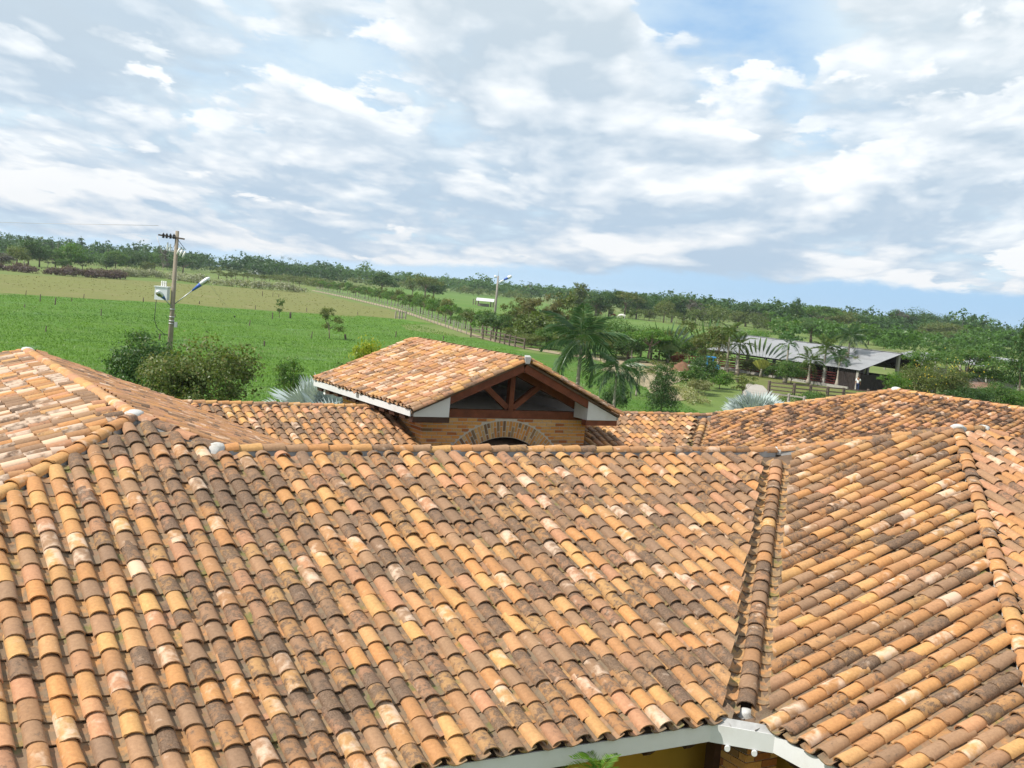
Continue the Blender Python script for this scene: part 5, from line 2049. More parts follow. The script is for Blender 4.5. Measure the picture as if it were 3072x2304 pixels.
# travellers palms: one flat fan of long stalked paddle leaves
def paddle_mesh(seed, stalk=0.55):
    rg = random.Random(seed)
    V_, F_ = [], []
    def strip(pts, wid):
        b = len(V_)
        for (x, z), w in zip(pts, wid):
            V_.append((x, -w, z))
            V_.append((x, w, z))
        for i in range(len(pts) - 1):
            F_.append((b + 2 * i, b + 2 * i + 1, b + 2 * i + 3, b + 2 * i + 2))
    strip([(0, 0), (stalk * .5, 0.01), (stalk, 0.0)], [0.035, 0.022, 0.014])
    xs = [stalk + (1 - stalk) * i / 7 for i in range(8)]
    strip([(x, -0.25 * max(0, x - stalk) ** 1.6) for x in xs], [0.014, 0.10, 0.14, 0.15, 0.145, 0.12, 0.08, 0.010])
    tn = np.array([[rg.random(), rg.random(), 0] for _ in V_])
    return np_mesh('leaf', np.array(V_, float), np.array(F_), LM['bright'], False, {'tone': ('FLOAT_VECTOR', tn)})


PAD = paddle_mesh(1)
M_FANBASE = simple('fan_base', (0.36, 0.36, 0.07), 0.6, 0.2, 3.0, 0.1)


def travellers(label, p, h, n, seed, leafmat, half=68):
    rg = random.Random(seed)
    e = thing('travellers_palm', label, 'palm', (p[0], p[1], GZ), YAW, None)
    MB().tube([(0, 0, 0), (0, 0, h * 0.14), (0, 0, h * 0.22)], [0.20, 0.15, 0.13], 8).build('trunk', M_BARKG, e)
    mb = MB()
    b0 = h * 0.16
    top = [(math.sin(math.radians(a)) * h * 0.30, -0.03, b0 + math.cos(math.radians(a)) * h * 0.30) for a in range(-50, 51, 10)]
    mb.prism([(0.10, -0.03, b0), *[t for t in top[::-1]], (-0.10, -0.03, b0)], (0, 0.06, 0))
    mb.build('leaf_sheath', M_FANBASE if half > 60 else M_SHAFT, e)
    for k in range(n):
        a = math.radians(-half + 2 * half * k / (n - 1))
        o = link('leaf', PAD, e)
        o.location = (math.sin(a) * h * 0.05, 0.03 * (-1) ** k, b0)
        o.rotation_euler = (rg.uniform(-.5, .5), -(math.pi / 2 - a), 0) if False else (0, -(math.pi / 2 - a), 0)
        o.scale = (h * 0.86 * rg.uniform(0.85, 1.05), h * 0.9, h * 0.86)
        set_mat(o, LM[leafmat])
    return e


p = at(2281, 1133)
travellers('travellers palm with yellow green fan in front of the barn', p, hgt(2281, 1010, depth(p)), 15, 1, 'palmlight')
p = at(2004, 1092)
travellers('tall travellers palm with upright leaves left of the dirt yard', p, hgt(2004, 962, depth(p)), 9, 2, 'mid', 38)
p = at(2134, 1100)
travellers('travellers palm behind the blue truck', p, hgt(2128, 952, depth(p)), 9, 3, 'mid', 45)

# fern frond poking up below the front eave
e = thing('fern', 'light green fern frond poking out under the front eave board', 'fern', tuple(on_plane(1800, 2330, (0, 1, 0), -EW - 0.25)))
FF = frond_mesh('frond', 30, 0.30, 0.03, 0.25, 0.7, 'fern', 9)
for k, (az, el, s) in enumerate(((3.3, 62, 0.55), (3.0, 40, 0.5), (0.4, 50, 0.4), (1.8, 55, 0.45), (4.6, 50, 0.45))):
    o = link('frond', FF, e)
    o.rotation_euler = (0, -math.radians(el), az)
    o.scale = (s,) * 3
o = MB().tube([(0, 0, -(e.location.z - GZ)), (0, 0, -0.6), (0, 0, 0.02)], [0.05, 0.04, 0.02], 6).build('trunk', M_BARK, e)
# ---------------------------------------------------------------- poles, lamps
M_POLE = simple('weathered_pole', (0.26, 0.22, 0.17), 0.9, 0.2, 3.0, 0.4, stain=(0.20, 0.16, 0.11))
M_STEEL = simple('galvanised_steel', (0.45, 0.46, 0.47), 0.45, 0.08, 4.0, 0.05, 0.5, 0.6)
M_BLACK = simple('black_fitting', (0.02, 0.02, 0.022), 0.5, 0.1, 4.0, 0.05)
M_PORC = simple('porcelain', (0.72, 0.71, 0.68), 0.3, 0.05, 4.0, 0.02, 0.5)
M_TRAFO = simple('painted_steel', (0.70, 0.72, 0.74), 0.4, 0.04, 4.0, 0.03, 0.5)
M_BLUE = simple('blue_housing', (0.045, 0.12, 0.46), 0.4, 0.08, 4.0, 0.03, 0.5)
M_LENS = simple('amber_lens', (0.16, 0.13, 0.055), 0.15, 0.2, 8.0, 0.05, 0.6)
M_WIRE = simple('wire', (0.42, 0.38, 0.36), 0.5, 0.05, 4.0, 0.0, 0.4, 0.5)
RIGHT_H = Vector((CR[0], CR[1], 0)).normalized()
FWD_H = Vector((CF[0], CF[1], 0)).normalized()


def off(p, r=0.0, f=0.0, z=0.0):
    return Vector(p) + RIGHT_H * r + FWD_H * f + Vector((0, 0, z))


DP = 75.0
pb = spot(503, DP)
PTOP = hgt(517, 693, DP)
pole = thing('utility_pole', 'wooden utility pole with transformer and two blue and white street lamps', 'utility pole', (pb[0], pb[1], GZ))
ax0 = Vector((0, 0, 0))


def zof(v, u=510):
    return hgt(u, v, DP)


MPX = DP / FPX                      # metres per source pixel at the pole
sh = MB()
sh.tube([(0, 0, 0), (0, 0, PTOP * .5), (0, 0, PTOP)], [0.185, 0.15, 0.115], 14)
sh.build('shaft', M_POLE, pole)
zc = zof(711)
c0, c1 = RIGHT_H * (-57 * MPX), RIGHT_H * (21 * MPX)
mb = MB().beam(tuple(c0 + Vector((0, -0.14, zc + 0.05))), tuple(c1 + Vector((0, -0.14, zc - 0.08))), 0.09, 0.10)
mb.build('crossarm', M_POSTW, pole)
for k, r in enumerate((-42, -32, -21, -11)):
    q = RIGHT_H * (r * MPX) + Vector((0, -0.14, zc + 0.03 - r * 0 * 0.001))
    MB()._lathe([(0.03, -0.16), (0.10, -0.14), (0.05, -0.09), (0.11, -0.05), (0.05, 0.0), (0.10, 0.05), (0.04, 0.13), (0.02, 0.18)], tuple(q), 10, True).build('insulator', M_BLACK, pole)
for r, v0, v1 in ((-26, 728, 751), (-18, 732, 755)):
    za, zb_2 = zof(v1), zof(v0)
    q = RIGHT_H * (r * MPX)
    MB()._lathe([(0.03, 0), (0.07, 0.03), (0.045, 0.1), (0.07, 0.17), (0.045, 0.24), (0.07, 0.31), (0.045, 0.38), (0.06, zb_2 - za - 0.05), (0.03, zb_2 - za)], (q.x, q.y, za), 10, True).build('surge_arrester', M_PORC, pole)
MB().beam(tuple(RIGHT_H * (-30 * MPX) + Vector((0, 0, zof(752)))), tuple(RIGHT_H * (24 * MPX) + Vector((0, 0, zof(756)))), 0.07, 0.07).build('bracket', M_STEEL, pole)
for r, dv in ((6, 0), (14, 4), (23, 8)):                       # fuse cutouts hanging at a slant
    a_ = RIGHT_H * ((r + 3) * MPX) + Vector((0, -0.1, zof(742 + dv)))
    b_ = RIGHT_H * ((r - 4) * MPX) + Vector((0, -0.1, zof(762 + dv)))
    MB().tube([a_, (a_ + b_) / 2, b_], [0.05, 0.075, 0.05], 8).build('fuse_cutout', M_PORC, pole)
MB().beam(tuple(Vector((0, -0.1, zof(716)))), tuple(RIGHT_H * (26 * MPX) + Vector((0, -0.1, zof(745)))), 0.03, 0.03).build('brace', M_BLACK, pole)
# transformer
tx0, tx1 = -53 * MPX, -13 * MPX
zt0, zt1 = zof(900), zof(862)
t_c = RIGHT_H * ((tx0 + tx1) / 2)
tr = MB().beam(tuple(t_c + Vector((0, 0, zt0))), tuple(t_c + Vector((0, 0, zt1))), (tx1 - tx0) * 0.92, 0.62, tuple(FWD_H)).build('transformer', M_TRAFO, pole)
MB().beam(tuple(t_c + Vector((0, 0, zt1))), tuple(t_c + Vector((0, 0, zt1 + 0.05))), (tx1 - tx0) * 1.06, 0.70, tuple(FWD_H)).build('lid', M_TRAFO, tr)
for k, r in enumerate((-36, -30, -24)):
    q = RIGHT_H * (r * MPX)
    MB()._lathe([(0.05, 0), (0.06, .05), (0.04, .1), (0.06, .16), (0.04, .22), (0.055, .28), (0.03, .36)], (q.x, q.y, zt1 + 0.04), 10, True).build('bushing', M_PORC, tr)
# lamps on arms
def lamp(base_r, base_z, tip, yaw_f, parent, ln=0.85):
    b_ = Vector((0, 0, base_z))
    t_ = tip
    d = (t_ - b_).normalized()
    MB().tube([b_, b_ + (t_ - b_) * 0.75], [0.035, 0.035], 8).build('lamp_arm', M_STEEL, parent)
    h0 = b_ + (t_ - b_) * 0.70
    side = d.cross(Vector((0, 0, 1))).normalized()
    upv = side.cross(d)
    hd = MB()
    prof = [(0.0, 0.06, 0.06), (0.35, 0.13, 0.11), (0.55, 0.17, 0.14)]
    def sect(mbx, prof, s0):
        n = 10
        bb = len(mbx.v)
        for s, w, h in prof:
            c = h0 + d * (s * ln)
            for k in range(n):
                a = 2 * math.pi * k / n
                mbx.v.append(tuple(c + side * math.cos(a) * w + upv * math.sin(a) * h))
        for i in range(len(prof) - 1):
            for k in range(n):
                x0, x1 = bb + i * n + k, bb + i * n + (k + 1) % n
                mbx.f.append((x0, x1, x1 + n, x0 + n))
                mbx.s.append(True)
        mbx.f.append(tuple(bb + k for k in range(n)))
        mbx.s.append(False)
        mbx.f.append(tuple(bb + (len(prof) - 1) * n + k for k in range(n)))
        mbx.s.append(False)
        return mbx
    hh = sect(hd, prof, 0).build('lamp_head', M_BLUE, parent)
    sect(MB(), [(0.551, 0.175, 0.145), (0.8, 0.20, 0.15), (1.0, 0.17, 0.13), (1.12, 0.08, 0.06)], 0).build('cover', M_TRAFO, hh)
    c = h0 + d * (0.83 * ln) - upv * 0.10
    MB().quad_box([tuple(c + d * a * 0.2 + side * b * 0.13 + upv * z) for z in (-0.05, 0.02) for a, b in ((-1, -1), (1, -1), (1, 1), (-1, 1))]).build('lens', M_LENS, hh)


zl = zof(905)
lamp(0, zl - 0.2, RIGHT_H * (80 * MPX) + Vector((0, 0, zof(850, 590))), 0, pole, 1.25)
# the second lamp reaches towards the house, so its head is seen from the end
lamp(0, zof(920), RIGHT_H * (-12 * MPX) - FWD_H * 1.5 + Vector((0, 0, zof(884) - 0.05)), 0, pole, 1.1)
for v in (925, 948, 960, 968):
    MB()._lathe([(0.19, -0.03), (0.19, 0.03)], (0, 0, zof(v)), 12, True).build('band', M_STEEL, pole)
MB().beam(tuple(RIGHT_H * 0.27 + Vector((0, -0.05, zof(978)))), tuple(RIGHT_H * 0.27 + Vector((0, -0.05, zof(962)))), 0.18, 0.16, tuple(FWD_H)).build('meter_box', M_STEEL, pole)
pts = [RIGHT_H * (-50 * MPX) + Vector((0, -0.05, zof(900))), RIGHT_H * (-52 * MPX) + Vector((0, -0.05, zof(960))), RIGHT_H * (-42 * MPX) + Vector((0, -0.05, zof(985))), RIGHT_H * (-22 * MPX) + Vector((0, -0.05, zof(1000))), Vector((0, -0.05, zof(1005)))]
MB().tube(pts, 0.022, 6).build('cable', M_BLACK, pole)
MB().tube([(0.05, 0, zof(720)), *[Vector((0, 0, 0)) + RIGHT_H * (-60 * MPX) * s + Vector((0, 0, zof(712) - 1.3 * math.sin(math.pi * s))) for s in (0.4, 0.7, 1.0)]], 0.014, 5).build('jumper_wire', M_WIRE, pole)
tag(MB().tube([Vector((pb[0], pb[1], GZ + zof(709))) + RIGHT_H * (-57 * MPX) * (1 - s) + (RIGHT_H * -120 + FWD_H * 60) * s + Vector((0, 0, 0.6 - 6 * s * (1 - s))) * 1.0 for s in np.linspace(0, 1, 13)], 0.011, 5).build('power_line', M_WIRE),
    'thin power line running from the utility pole towards the left skyline', 'wire')
gy = at(716, 965)
gp = thing('guy_wire', 'guy wire with black strain insulator anchored in the green field', 'wire', (float(gy[0]), float(gy[1]), GZ))
gt = Vector((pb[0], pb[1], GZ + zof(725))) - Vector((gy[0], gy[1], GZ))
MB().tube([Vector((0, 0, 0)), gt], 0.012, 5).build('strand', M_WIRE, gp)
MB()._lathe([(0.04, -0.12), (0.09, -0.08), (0.10, 0.08), (0.04, 0.12)], tuple(gt * 0.13), 8, True).build('insulator', M_BLACK, gp)

p2 = spot(1480, 205)
d2 = depth(p2)
lp = thing('lamp_post', 'slim grey lamp post with white lamp beside the dirt road', 'lamp post', (p2[0], p2[1], GZ))
h2 = hgt(1497, 828, d2)
MB().tube([(0, 0, 0), (0, 0, h2 * .6), (0, 0, h2)], [0.24, 0.2, 0.15], 10).build('shaft', M_POSTG, lp)
MB().tube([(0, 0, h2), (0, 0, hgt(1500, 808, d2))], [0.03, 0.015], 6).build('lightning_rod', M_STEEL, lp)
m2 = d2 / FPX
a0_, a1_ = Vector((0, 0, hgt(1500, 850, d2))), RIGHT_H * (22 * m2) + Vector((0, 0, hgt(1520, 838, d2)))
MB().tube([a0_, a1_], 0.13, 8).build('lamp_arm', M_TRAFO, lp)
e1_ = a1_ + (a1_ - a0_).normalized() * 0.9
MB().tube([a1_ - (a1_ - a0_) * 0.2, a1_ * 0.5 + e1_ * 0.5, e1_], [0.15, 0.25, 0.22], 8).build('lamp_head', M_BLUE, lp)
MB().tube([e1_ - (a1_ - a0_).normalized() * 0.4, e1_, e1_ + (a1_ - a0_).normalized() * 0.35], [0.27, 0.30, 0.2], 8).build('cover', M_TRAFO, lp)
q = RIGHT_H * (-7 * m2) + Vector((0, 0, hgt(1495, 831, d2)))
MB().tube([q - RIGHT_H * .25, q + RIGHT_H * .2], [0.26, 0.16], 8).build('floodlight', M_TRAFO, lp)

# ---------------------------------------------------------------- posts and fences
_pm = MB().tube([(0, 0, -0.1), (0.01, 0, 0.5), (0, 0.01, 1.0)], [0.5, 0.46, 0.4], 6).mesh('fence_post', M_POSTW)
POSTS = [(77, 888, 870), (120, 905, 881), (165, 915, 891), (215, 905, 893), (251, 895, 881), (430, 906, 892), (303, 948, 925), (137, 997, 976), (478, 1018, 998), (787, 889, 873), (818, 890, 876), (836, 892, 881),
         (766, 929, 914), (817, 957, 936), (871, 955, 935), (748, 978, 959), (934, 1015, 993), (1037, 1019, 1000), (920, 935, 922), (598, 912, 902), (73, 924, 912), (525, 952, 940), (1073, 944, 934), (1187, 1012, 992), (1330, 1020, 1006), (793, 1038, 1020)]
for i, (u, vb, vt) in enumerate(POSTS):
    p = at(u, vb)
    h = hgt(u, vt, depth(p))
    o = link('fence_post', _pm, None, (float(p[0]), float(p[1]), GZ))
    th = R0.uniform(0.12, 0.20) * (2.2 if u in (1037, 871) else 1.0)
    o.scale = (th, th, h)
    o.rotation_euler = (R0.uniform(-.08, .08), R0.uniform(-.08, .08) + (0.3 if u == 1037 else 0), R0.uniform(0, 6))
    if u in (1037, 871):
        tag(o, 'leaning grey stump of a post in the green field' if u == 1037 else 'thick dark topped post at the edge of the green field', 'fence post')
    else:
        tag(o, 'thin weathered post standing alone in the fields', 'fence post', 'single posts in the fields')


def wire_fence(label, pl, n, h, seed, strands=3, mat=M_POSTG, r=0.07):
    rg = random.Random(seed)
    ps = list(along(pl, n, 0.12, seed))
    e = thing('wire_fence', label, 'fence', (float(ps[0][0]), float(ps[0][1]), GZ))
    o0 = Vector((ps[0][0], ps[0][1], GZ))
    for p in ps:
        o = link('post', _pm, e)
        o.location = Vector((p[0], p[1], GZ)) - o0
        o.scale = (r * 2, r * 2, h * rg.uniform(0.9, 1.1))
        o.rotation_euler = (rg.uniform(-.04, .04), rg.uniform(-.04, .04), rg.uniform(0, 6))
        set_mat(o, mat)
    for k in range(strands):
        z = h * (0.35 + 0.28 * k)
        MB().tube([Vector((p[0], p[1], GZ + z)) - o0 for p in ps], 0.012, 4).build('wire', M_WIRE, e)
    return e


wire_fence('wire fence with grey posts between tan pasture and dirt road', [(945, 873), (1050, 898), (1190, 932), (1290, 967), (1405, 1006)], 64, 1.5, 5)
wire_fence('wire fence with thin posts under the young trees', [(948, 867), (1046, 887), (1190, 920), (1290, 953), (1400, 991), (1480, 1014)], 60, 1.4, 6, 2)
wire_fence('wire fence with dark posts behind the cows', [(1740, 945), (1900, 957), (2080, 975), (2200, 992)], 40, 1.6, 7, 2, M_POSTW)


def rail_fence(label, pl, n, h, rails, seed, mat, post=0.14, gap=None):
    rg = random.Random(seed)
    P = [at(*p) for p in pl]
    ps = list(along(pl, n, 0.0, seed))
    ps = [P[0]] + ps[1:-1] + [P[-1]]
    e = thing('rail_fence', label, 'fence', (float(ps[0][0]), float(ps[0][1]), GZ))
    o0 = Vector((ps[0][0], ps[0][1], GZ))
    for p in ps:
        b = Vector((p[0], p[1], GZ)) - o0
        hh = h * rg.uniform(0.97, 1.08)
        o = MB().quad_box([(b.x - post / 2, b.y - post / 2, -.05), (b.x + post / 2, b.y - post / 2, -.05), (b.x + post / 2, b.y + post / 2, -.05), (b.x - post / 2, b.y + post / 2, -.05),
                           (b.x - post * .45, b.y - post * .45, hh), (b.x + post * .45, b.y - post * .45, hh), (b.x + post * .45, b.y + post * .45, hh + 0.03), (b.x - post * .45, b.y + post * .45, hh + 0.03)]).build('post', mat, e)
    for a_, b_ in zip(ps[:-1], ps[1:]):
        A_, B_ = Vector((a_[0], a_[1], GZ)) - o0, Vector((b_[0], b_[1], GZ)) - o0
        for k in range(rails):
            z = h * (0.22 + 0.70 * k / max(1, rails - 1))
            MB().beam(tuple(A_ + Vector((0, -post * .55, z + rg.uniform(-.03, .03)))), tuple(B_ + Vector((0, -post * .55, z + rg.uniform(-.03, .03)))), 0.045, 0.12).build('rail', mat, e)
    return e


rail_fence('brown corral fence of weathered rails at the end of the dirt road', [(1412, 1012), (1470, 1022), (1530, 1038), (1572, 1048)], 9, 1.5, 3, 1, M_POSTW, 0.18)
rail_fence('short corral fence with taller posts beside the young trees', [(1446, 1008), (1500, 1018), (1548, 1028)], 5, 1.7, 3, 2, M_POSTW, 0.16)
rail_fence('white and red gate posts where the pasture opens to the road', [(1186, 956), (1216, 957)], 4, 1.5, 2, 3, M_BARKG, 0.25)
rail_fence('dark rail fence in front of the barn yard', [(2304, 1190), (2354, 1196), (2412, 1200), (2466, 1206), (2522, 1210), (2600, 1216)], 6, 1.5, 4, 4, M_POSTW, 0.22)
rail_fence('lower dark rail fence running toward the silver palm', [(2308, 1212), (2356, 1217), (2410, 1226)], 3, 1.0, 2, 5, M_POSTG, 0.20)
rail_fence('dark wooden fence behind the pale variegated shrub', [(2095, 1152), (2116, 1154), (2160, 1150), (2192, 1147), (2212, 1146)], 5, 1.5, 3, 6, M_POSTW, 0.22)
rail_fence('dark fence under the pale layered tree', [(1884, 1080), (1910, 1081), (1958, 1086), (2000, 1090)], 4, 1.6, 2, 7, M_POSTW, 0.22)
o = link('gate_post', _pm, None, tuple(float(x) for x in at(1893, 1086)[:2]) + (GZ,))
o.scale = (0.22, 0.22, hgt(1896, 1035, depth(at(1893, 1086))))
set_mat(o, M_POSTG)
tag(o, 'tall pale post standing beside the fence under the layered tree', 'post')

# ---------------------------------------------------------------- barn
M_ZINC = simple('zinc_sheet', (0.25, 0.255, 0.265), 0.55, 0.10, 1.2, 0.05, 0.4, 0.0, stain=(0.20, 0.19, 0.19))
M_REDRAIL = simple('red_stall_rail', (0.085, 0.016, 0.013), 0.6, 0.25, 3.0, 0.1)
M_BARNDARK = simple('barn_boards', (0.030, 0.022, 0.020), 0.8, 0.3, 3.0, 0.2)
M_CONC = simple('concrete', (0.33, 0.31, 0.28), 0.9, 0.1, 1.5, 0.2, stain=(0.34, 0.31, 0.27))
HE, HR = 2.35, 4.5
eR, eL = at(2581, 1111, GZ + HE), at(2124, 1048, GZ + HE)
ed = eR - eL
elen = float(np.linalg.norm(ed))
ex = ed / elen
ey = np.array([-ex[1], ex[0], 0.0])
if np.dot(ey, CF) < 0:
    ey = -ey
half = 6.6
barn = thing('barn', 'open cattle barn with grey sheet metal gable roof and dark red stalls', 'barn', (float(eL[0]), float(eL[1]), GZ), math.atan2(ex[1], ex[0]))
# local axes: x along the eave, y towards the back, z up
ts = (HR - HE) / half
roof = MB()
roof.poly([(-0.3, 0, HE), (elen, 0, HE), (elen, half, HR), (-0.3, half, HR)])
roof.poly([(-0.3, half, HR), (elen, half, HR), (elen, 2 * half, HE), (-0.3, 2 * half, HE)])
broof = roof.build('roof', M_BARNDARK, barn)
nsh = int(elen / 0.95)
for k in range(nsh):                                             # corrugated sheets, lapped
    x0, x1 = -0.3 + (elen + 0.3) * k / nsh, -0.3 + (elen + 0.3) * (k + 1) / nsh + 0.04
    for r0, r1, lift in ((0.0, 0.53, 0.02), (0.51, 1.0, 0.035)):
        sm = MB()
        nc = 6
        dz_ = lift + R0.uniform(0, 0.012) + (k % 2) * 0.006
        ptsA = [(x0 + (x1 - x0) * i / nc, half * r0 - (0.12 if r0 == 0 else 0), HE + (HR - HE) * r0 - (0.04 if r0 == 0 else 0) + dz_ + (0.022 if i % 2 else 0)) for i in range(nc + 1)]
        ptsB = [(a_[0], half * r1, HE + (HR - HE) * r1 + dz_ + (0.022 if i % 2 else 0)) for i, a_ in enumerate(ptsA)]
        for i in range(nc):
            sm.poly([ptsA[i], ptsA[i + 1], ptsB[i + 1], ptsB[i]])
        sm.build('sheet', M_ZINC, broof)
MB().beam((-0.3, half, HR + 0.06), (elen, half, HR + 0.06), 0.5, 0.03).build('ridge_cap', M_ZINC, broof)
npost = 6
for k in range(npost):
    x = 0.5 + (elen - 1.0) * k / (npost - 1)
    for y in (0.3, half, 2 * half - 0.3):
        hh = HE + ts * (half - abs(y - half)) - 0.03
        MB().box((x - 0.16, y - 0.16, 0), (x + 0.16, y + 0.16, hh)).build('post', M_CONC, barn)
    MB().beam((x, 0.1, HE - 0.12), (x, half, HR - 0.12), 0.1, 0.18).build('truss', M_BARNDARK, barn)
    MB().beam((x, half, HR - 0.12), (x, 2 * half - 0.1, HE - 0.12), 0.1, 0.18).build('truss', M_BARNDARK, barn)
MB().beam((0, 0.3, HE - 0.10), (elen, 0.3, HE - 0.10), 0.14, 0.2).build('eave_beam', M_BARNDARK, barn)
MB().box((-1.0, -0.2, 0), (elen - 1.4, 0.0, 0.32)).build('kerb_wall', M_CONC, barn)
MB().box((-0.5, 0.02, 0.0), (elen, 2 * half, 0.06)).build('floor', M_CONC, barn)
for k in range(5):                                                # stall rails along the front and inside
    z = 0.45 + 0.30 * k
    MB().beam((0.4, 0.32, z), (elen - 3.8, 0.32, z), 0.05, 0.13).build('stall_rail', M_REDRAIL, barn)
    MB().beam((0.4, half - 1.2, z), (elen - 3.8, half - 1.2, z), 0.05, 0.13).build('stall_rail', M_REDRAIL, barn)
for k in range(9):
    x = 1.6 + k * (elen - 4.5) / 9
    for z in (0.5, 0.9, 1.3):
        MB().beam((x, 0.4, z), (x, half - 1.2, z), 0.05, 0.10).build('stall_rail', M_REDRAIL, barn)
for k in range(11):
    x = elen - 3.4 + k * 0.30
    MB().box((x, 0.22, 0.06), (x + 0.285, 0.26, HE - 0.25)).build('plank', M_BARNDARK, barn)
for k in range(14):
    y = 0.4 + k * 0.30
    MB().box((elen - 0.22, y, 0.06), (elen - 0.18, y + 0.285, 1.9)).build('plank', M_BARNDARK, barn)
MB().box((0.0, 2 * half - 0.05, 0.0), (elen, 2 * half, 1.5)).build('back_wall', M_BARNDARK, barn)

shed_specs = (((2735, 1052), (2850, 1066), 2.6, 8.0, 'grey sheet roofed shed partly hidden behind the light green shrub'),
              ((2905, 1060), (3075, 1082), 3.4, 8.0, 'grey sheet roofed shed behind the fruit trees at the right'))
for (pa, pb_, hh, dep_, lab) in shed_specs:
    a_, b_ = at(*pa, GZ + hh + 0.9), at(*pb_, GZ + hh + 0.9)
    e = thing('shed', lab, 'shed', (float(a_[0]), float(a_[1]), GZ))
    dv = b_ - a_
    dn = np.array([-dv[1], dv[0], 0]) / np.linalg.norm(dv)
    if np.dot(dn, CF) > 0:
        dn = -dn
    o0 = np.array([0, 0, hh + 0.9])
    w_ = dn * 5.5 + np.array([0, 0, -1.3])
    rf = MB().prism([tuple(o0), tuple(o0 + dv), tuple(o0 + dv + w_), tuple(o0 + w_)], (0, 0, -0.06)).build('roof', M_ZINC, e)
    for s in (0.02, 0.5, 0.98):
        for t_ in (0.05, 0.95):
            q = o0 + dv * s + w_ * t_
            MB().beam((q[0], q[1], 0), (q[0], q[1], q[2] - 0.07), 0.2, 0.2, (1, 0, 0)).build('post', M_CONC, e)
    q0, q1 = dv * 0.02 + dn * 0.3, dv * 0.98 + dn * 0.3
    MB().beam((q0[0], q0[1], 0.7), (q1[0], q1[1], 0.7), 0.15, 1.4).build('wall', M_CONC, e)
a_ = at(2890, 1152, GZ + 2.3)
e = thing('shed', 'low rusty roofed shed under the fruit trees at the right', 'shed', (float(a_[0]), float(a_[1]), GZ), YAW)
M_RUST = simple('rusty_sheet', (0.22, 0.13, 0.095), 0.8, 0.25, 2.0, 0.2, stain=(0.30, 0.28, 0.26))
MB().prism([(0, 0, 2.0), (4.5, 0, 1.95), (4.5, 3.0, 2.5), (0, 3.0, 2.55)], (0, 0, -0.06)).build('roof', M_RUST, e)
MB().box((0.3, 0.4, 0), (3.0, 0.6, 1.95)).build('wall', M_CONC, e)
MB().box((4.2, 0.3, 0), (4.4, 0.5, 1.9)).build('post', M_CONC, e)

# small field shelter
a_ = at(1432, 918)
dS = depth(a_)
mS = dS / FPX
sh_ = thing('field_shelter', 'small open field shelter with bright white roof in the meadow', 'shelter', (float(a_[0]), float(a_[1]), GZ), YAW)
wS, hS = 50 * mS, 17 * mS
MB().prism([(-0.6, -1.5, hS), (wS * 0.98, -1.5, hS), (wS * 0.98, 3.0, hS + 1.0), (-0.6, 3.0, hS + 1.0)], (0, 0, -0.15)).build('roof', M_WHITE, sh_)
for x in (0.3, wS * 0.78):
    for y in (-0.8, 2.4):
        MB().box((x - .12, y - .12, 0), (x + .12, y + .12, hS + (0.15 if y < 0 else 0.8))).build('post', M_POSTW, sh_)
MB().box((0.3, 1.6, 0), (wS * 0.70, 1.75, hS * 0.5)).build('trough', M_POSTG, sh_)
rail_fence('short wooden fence running out from the field shelter', [(1419, 914), (1434, 916)], 3, 2.4, 3, 11, M_POSTW, 0.25)
rail_fence('short wooden fence right of the field shelter', [(1472, 921), (1486, 922)], 3, 2.2, 3, 12, M_POSTW, 0.25)
a_ = at(757, 823)
o = thing('far_house', 'tiny white roofed house before the far woodland', 'house', (float(a_[0]), float(a_[1]), GZ), YAW)
MB().prism([(-4, 0, 2.6), (7, 0, 2.6), (7, 3, 4.2), (-4, 3, 4.2)], (0, 0, -0.15)).build('roof', M_WHITE, o)
MB().box((-3.5, 0.6, 0), (6.5, 3, 2.5)).build('wall', M_WHITE, o)


# ---------------------------------------------------------------- animals and person
def skin_body(name, pts, edges, rad, mat, parent=None, sub=1, root=0):
    me = bpy.data.meshes.new(name)
    me.from_pydata(pts, edges, [])
    o = bpy.data.objects.new(name, me)
    COL.objects.link(o)
    o.modifiers.new('skin', 'SKIN').use_smooth_shade = True
    for i, r in enumerate(rad):
        me.skin_vertices[0].data[i].radius = r if hasattr(r, '__len__') else (r, r)
    me.skin_vertices[0].data[root].use_root = True
    m = o.modifiers.new('sub', 'SUBSURF')
    m.levels = m.render_levels = sub
    dg = bpy.context.evaluated_depsgraph_get()
    dg.update()
    ev = bpy.data.meshes.new_from_object(o.evaluated_get(dg))
    ev.materials.clear()
    ev.materials.append(mat)
    bpy.data.objects.remove(o)
    return link(name, ev, parent)


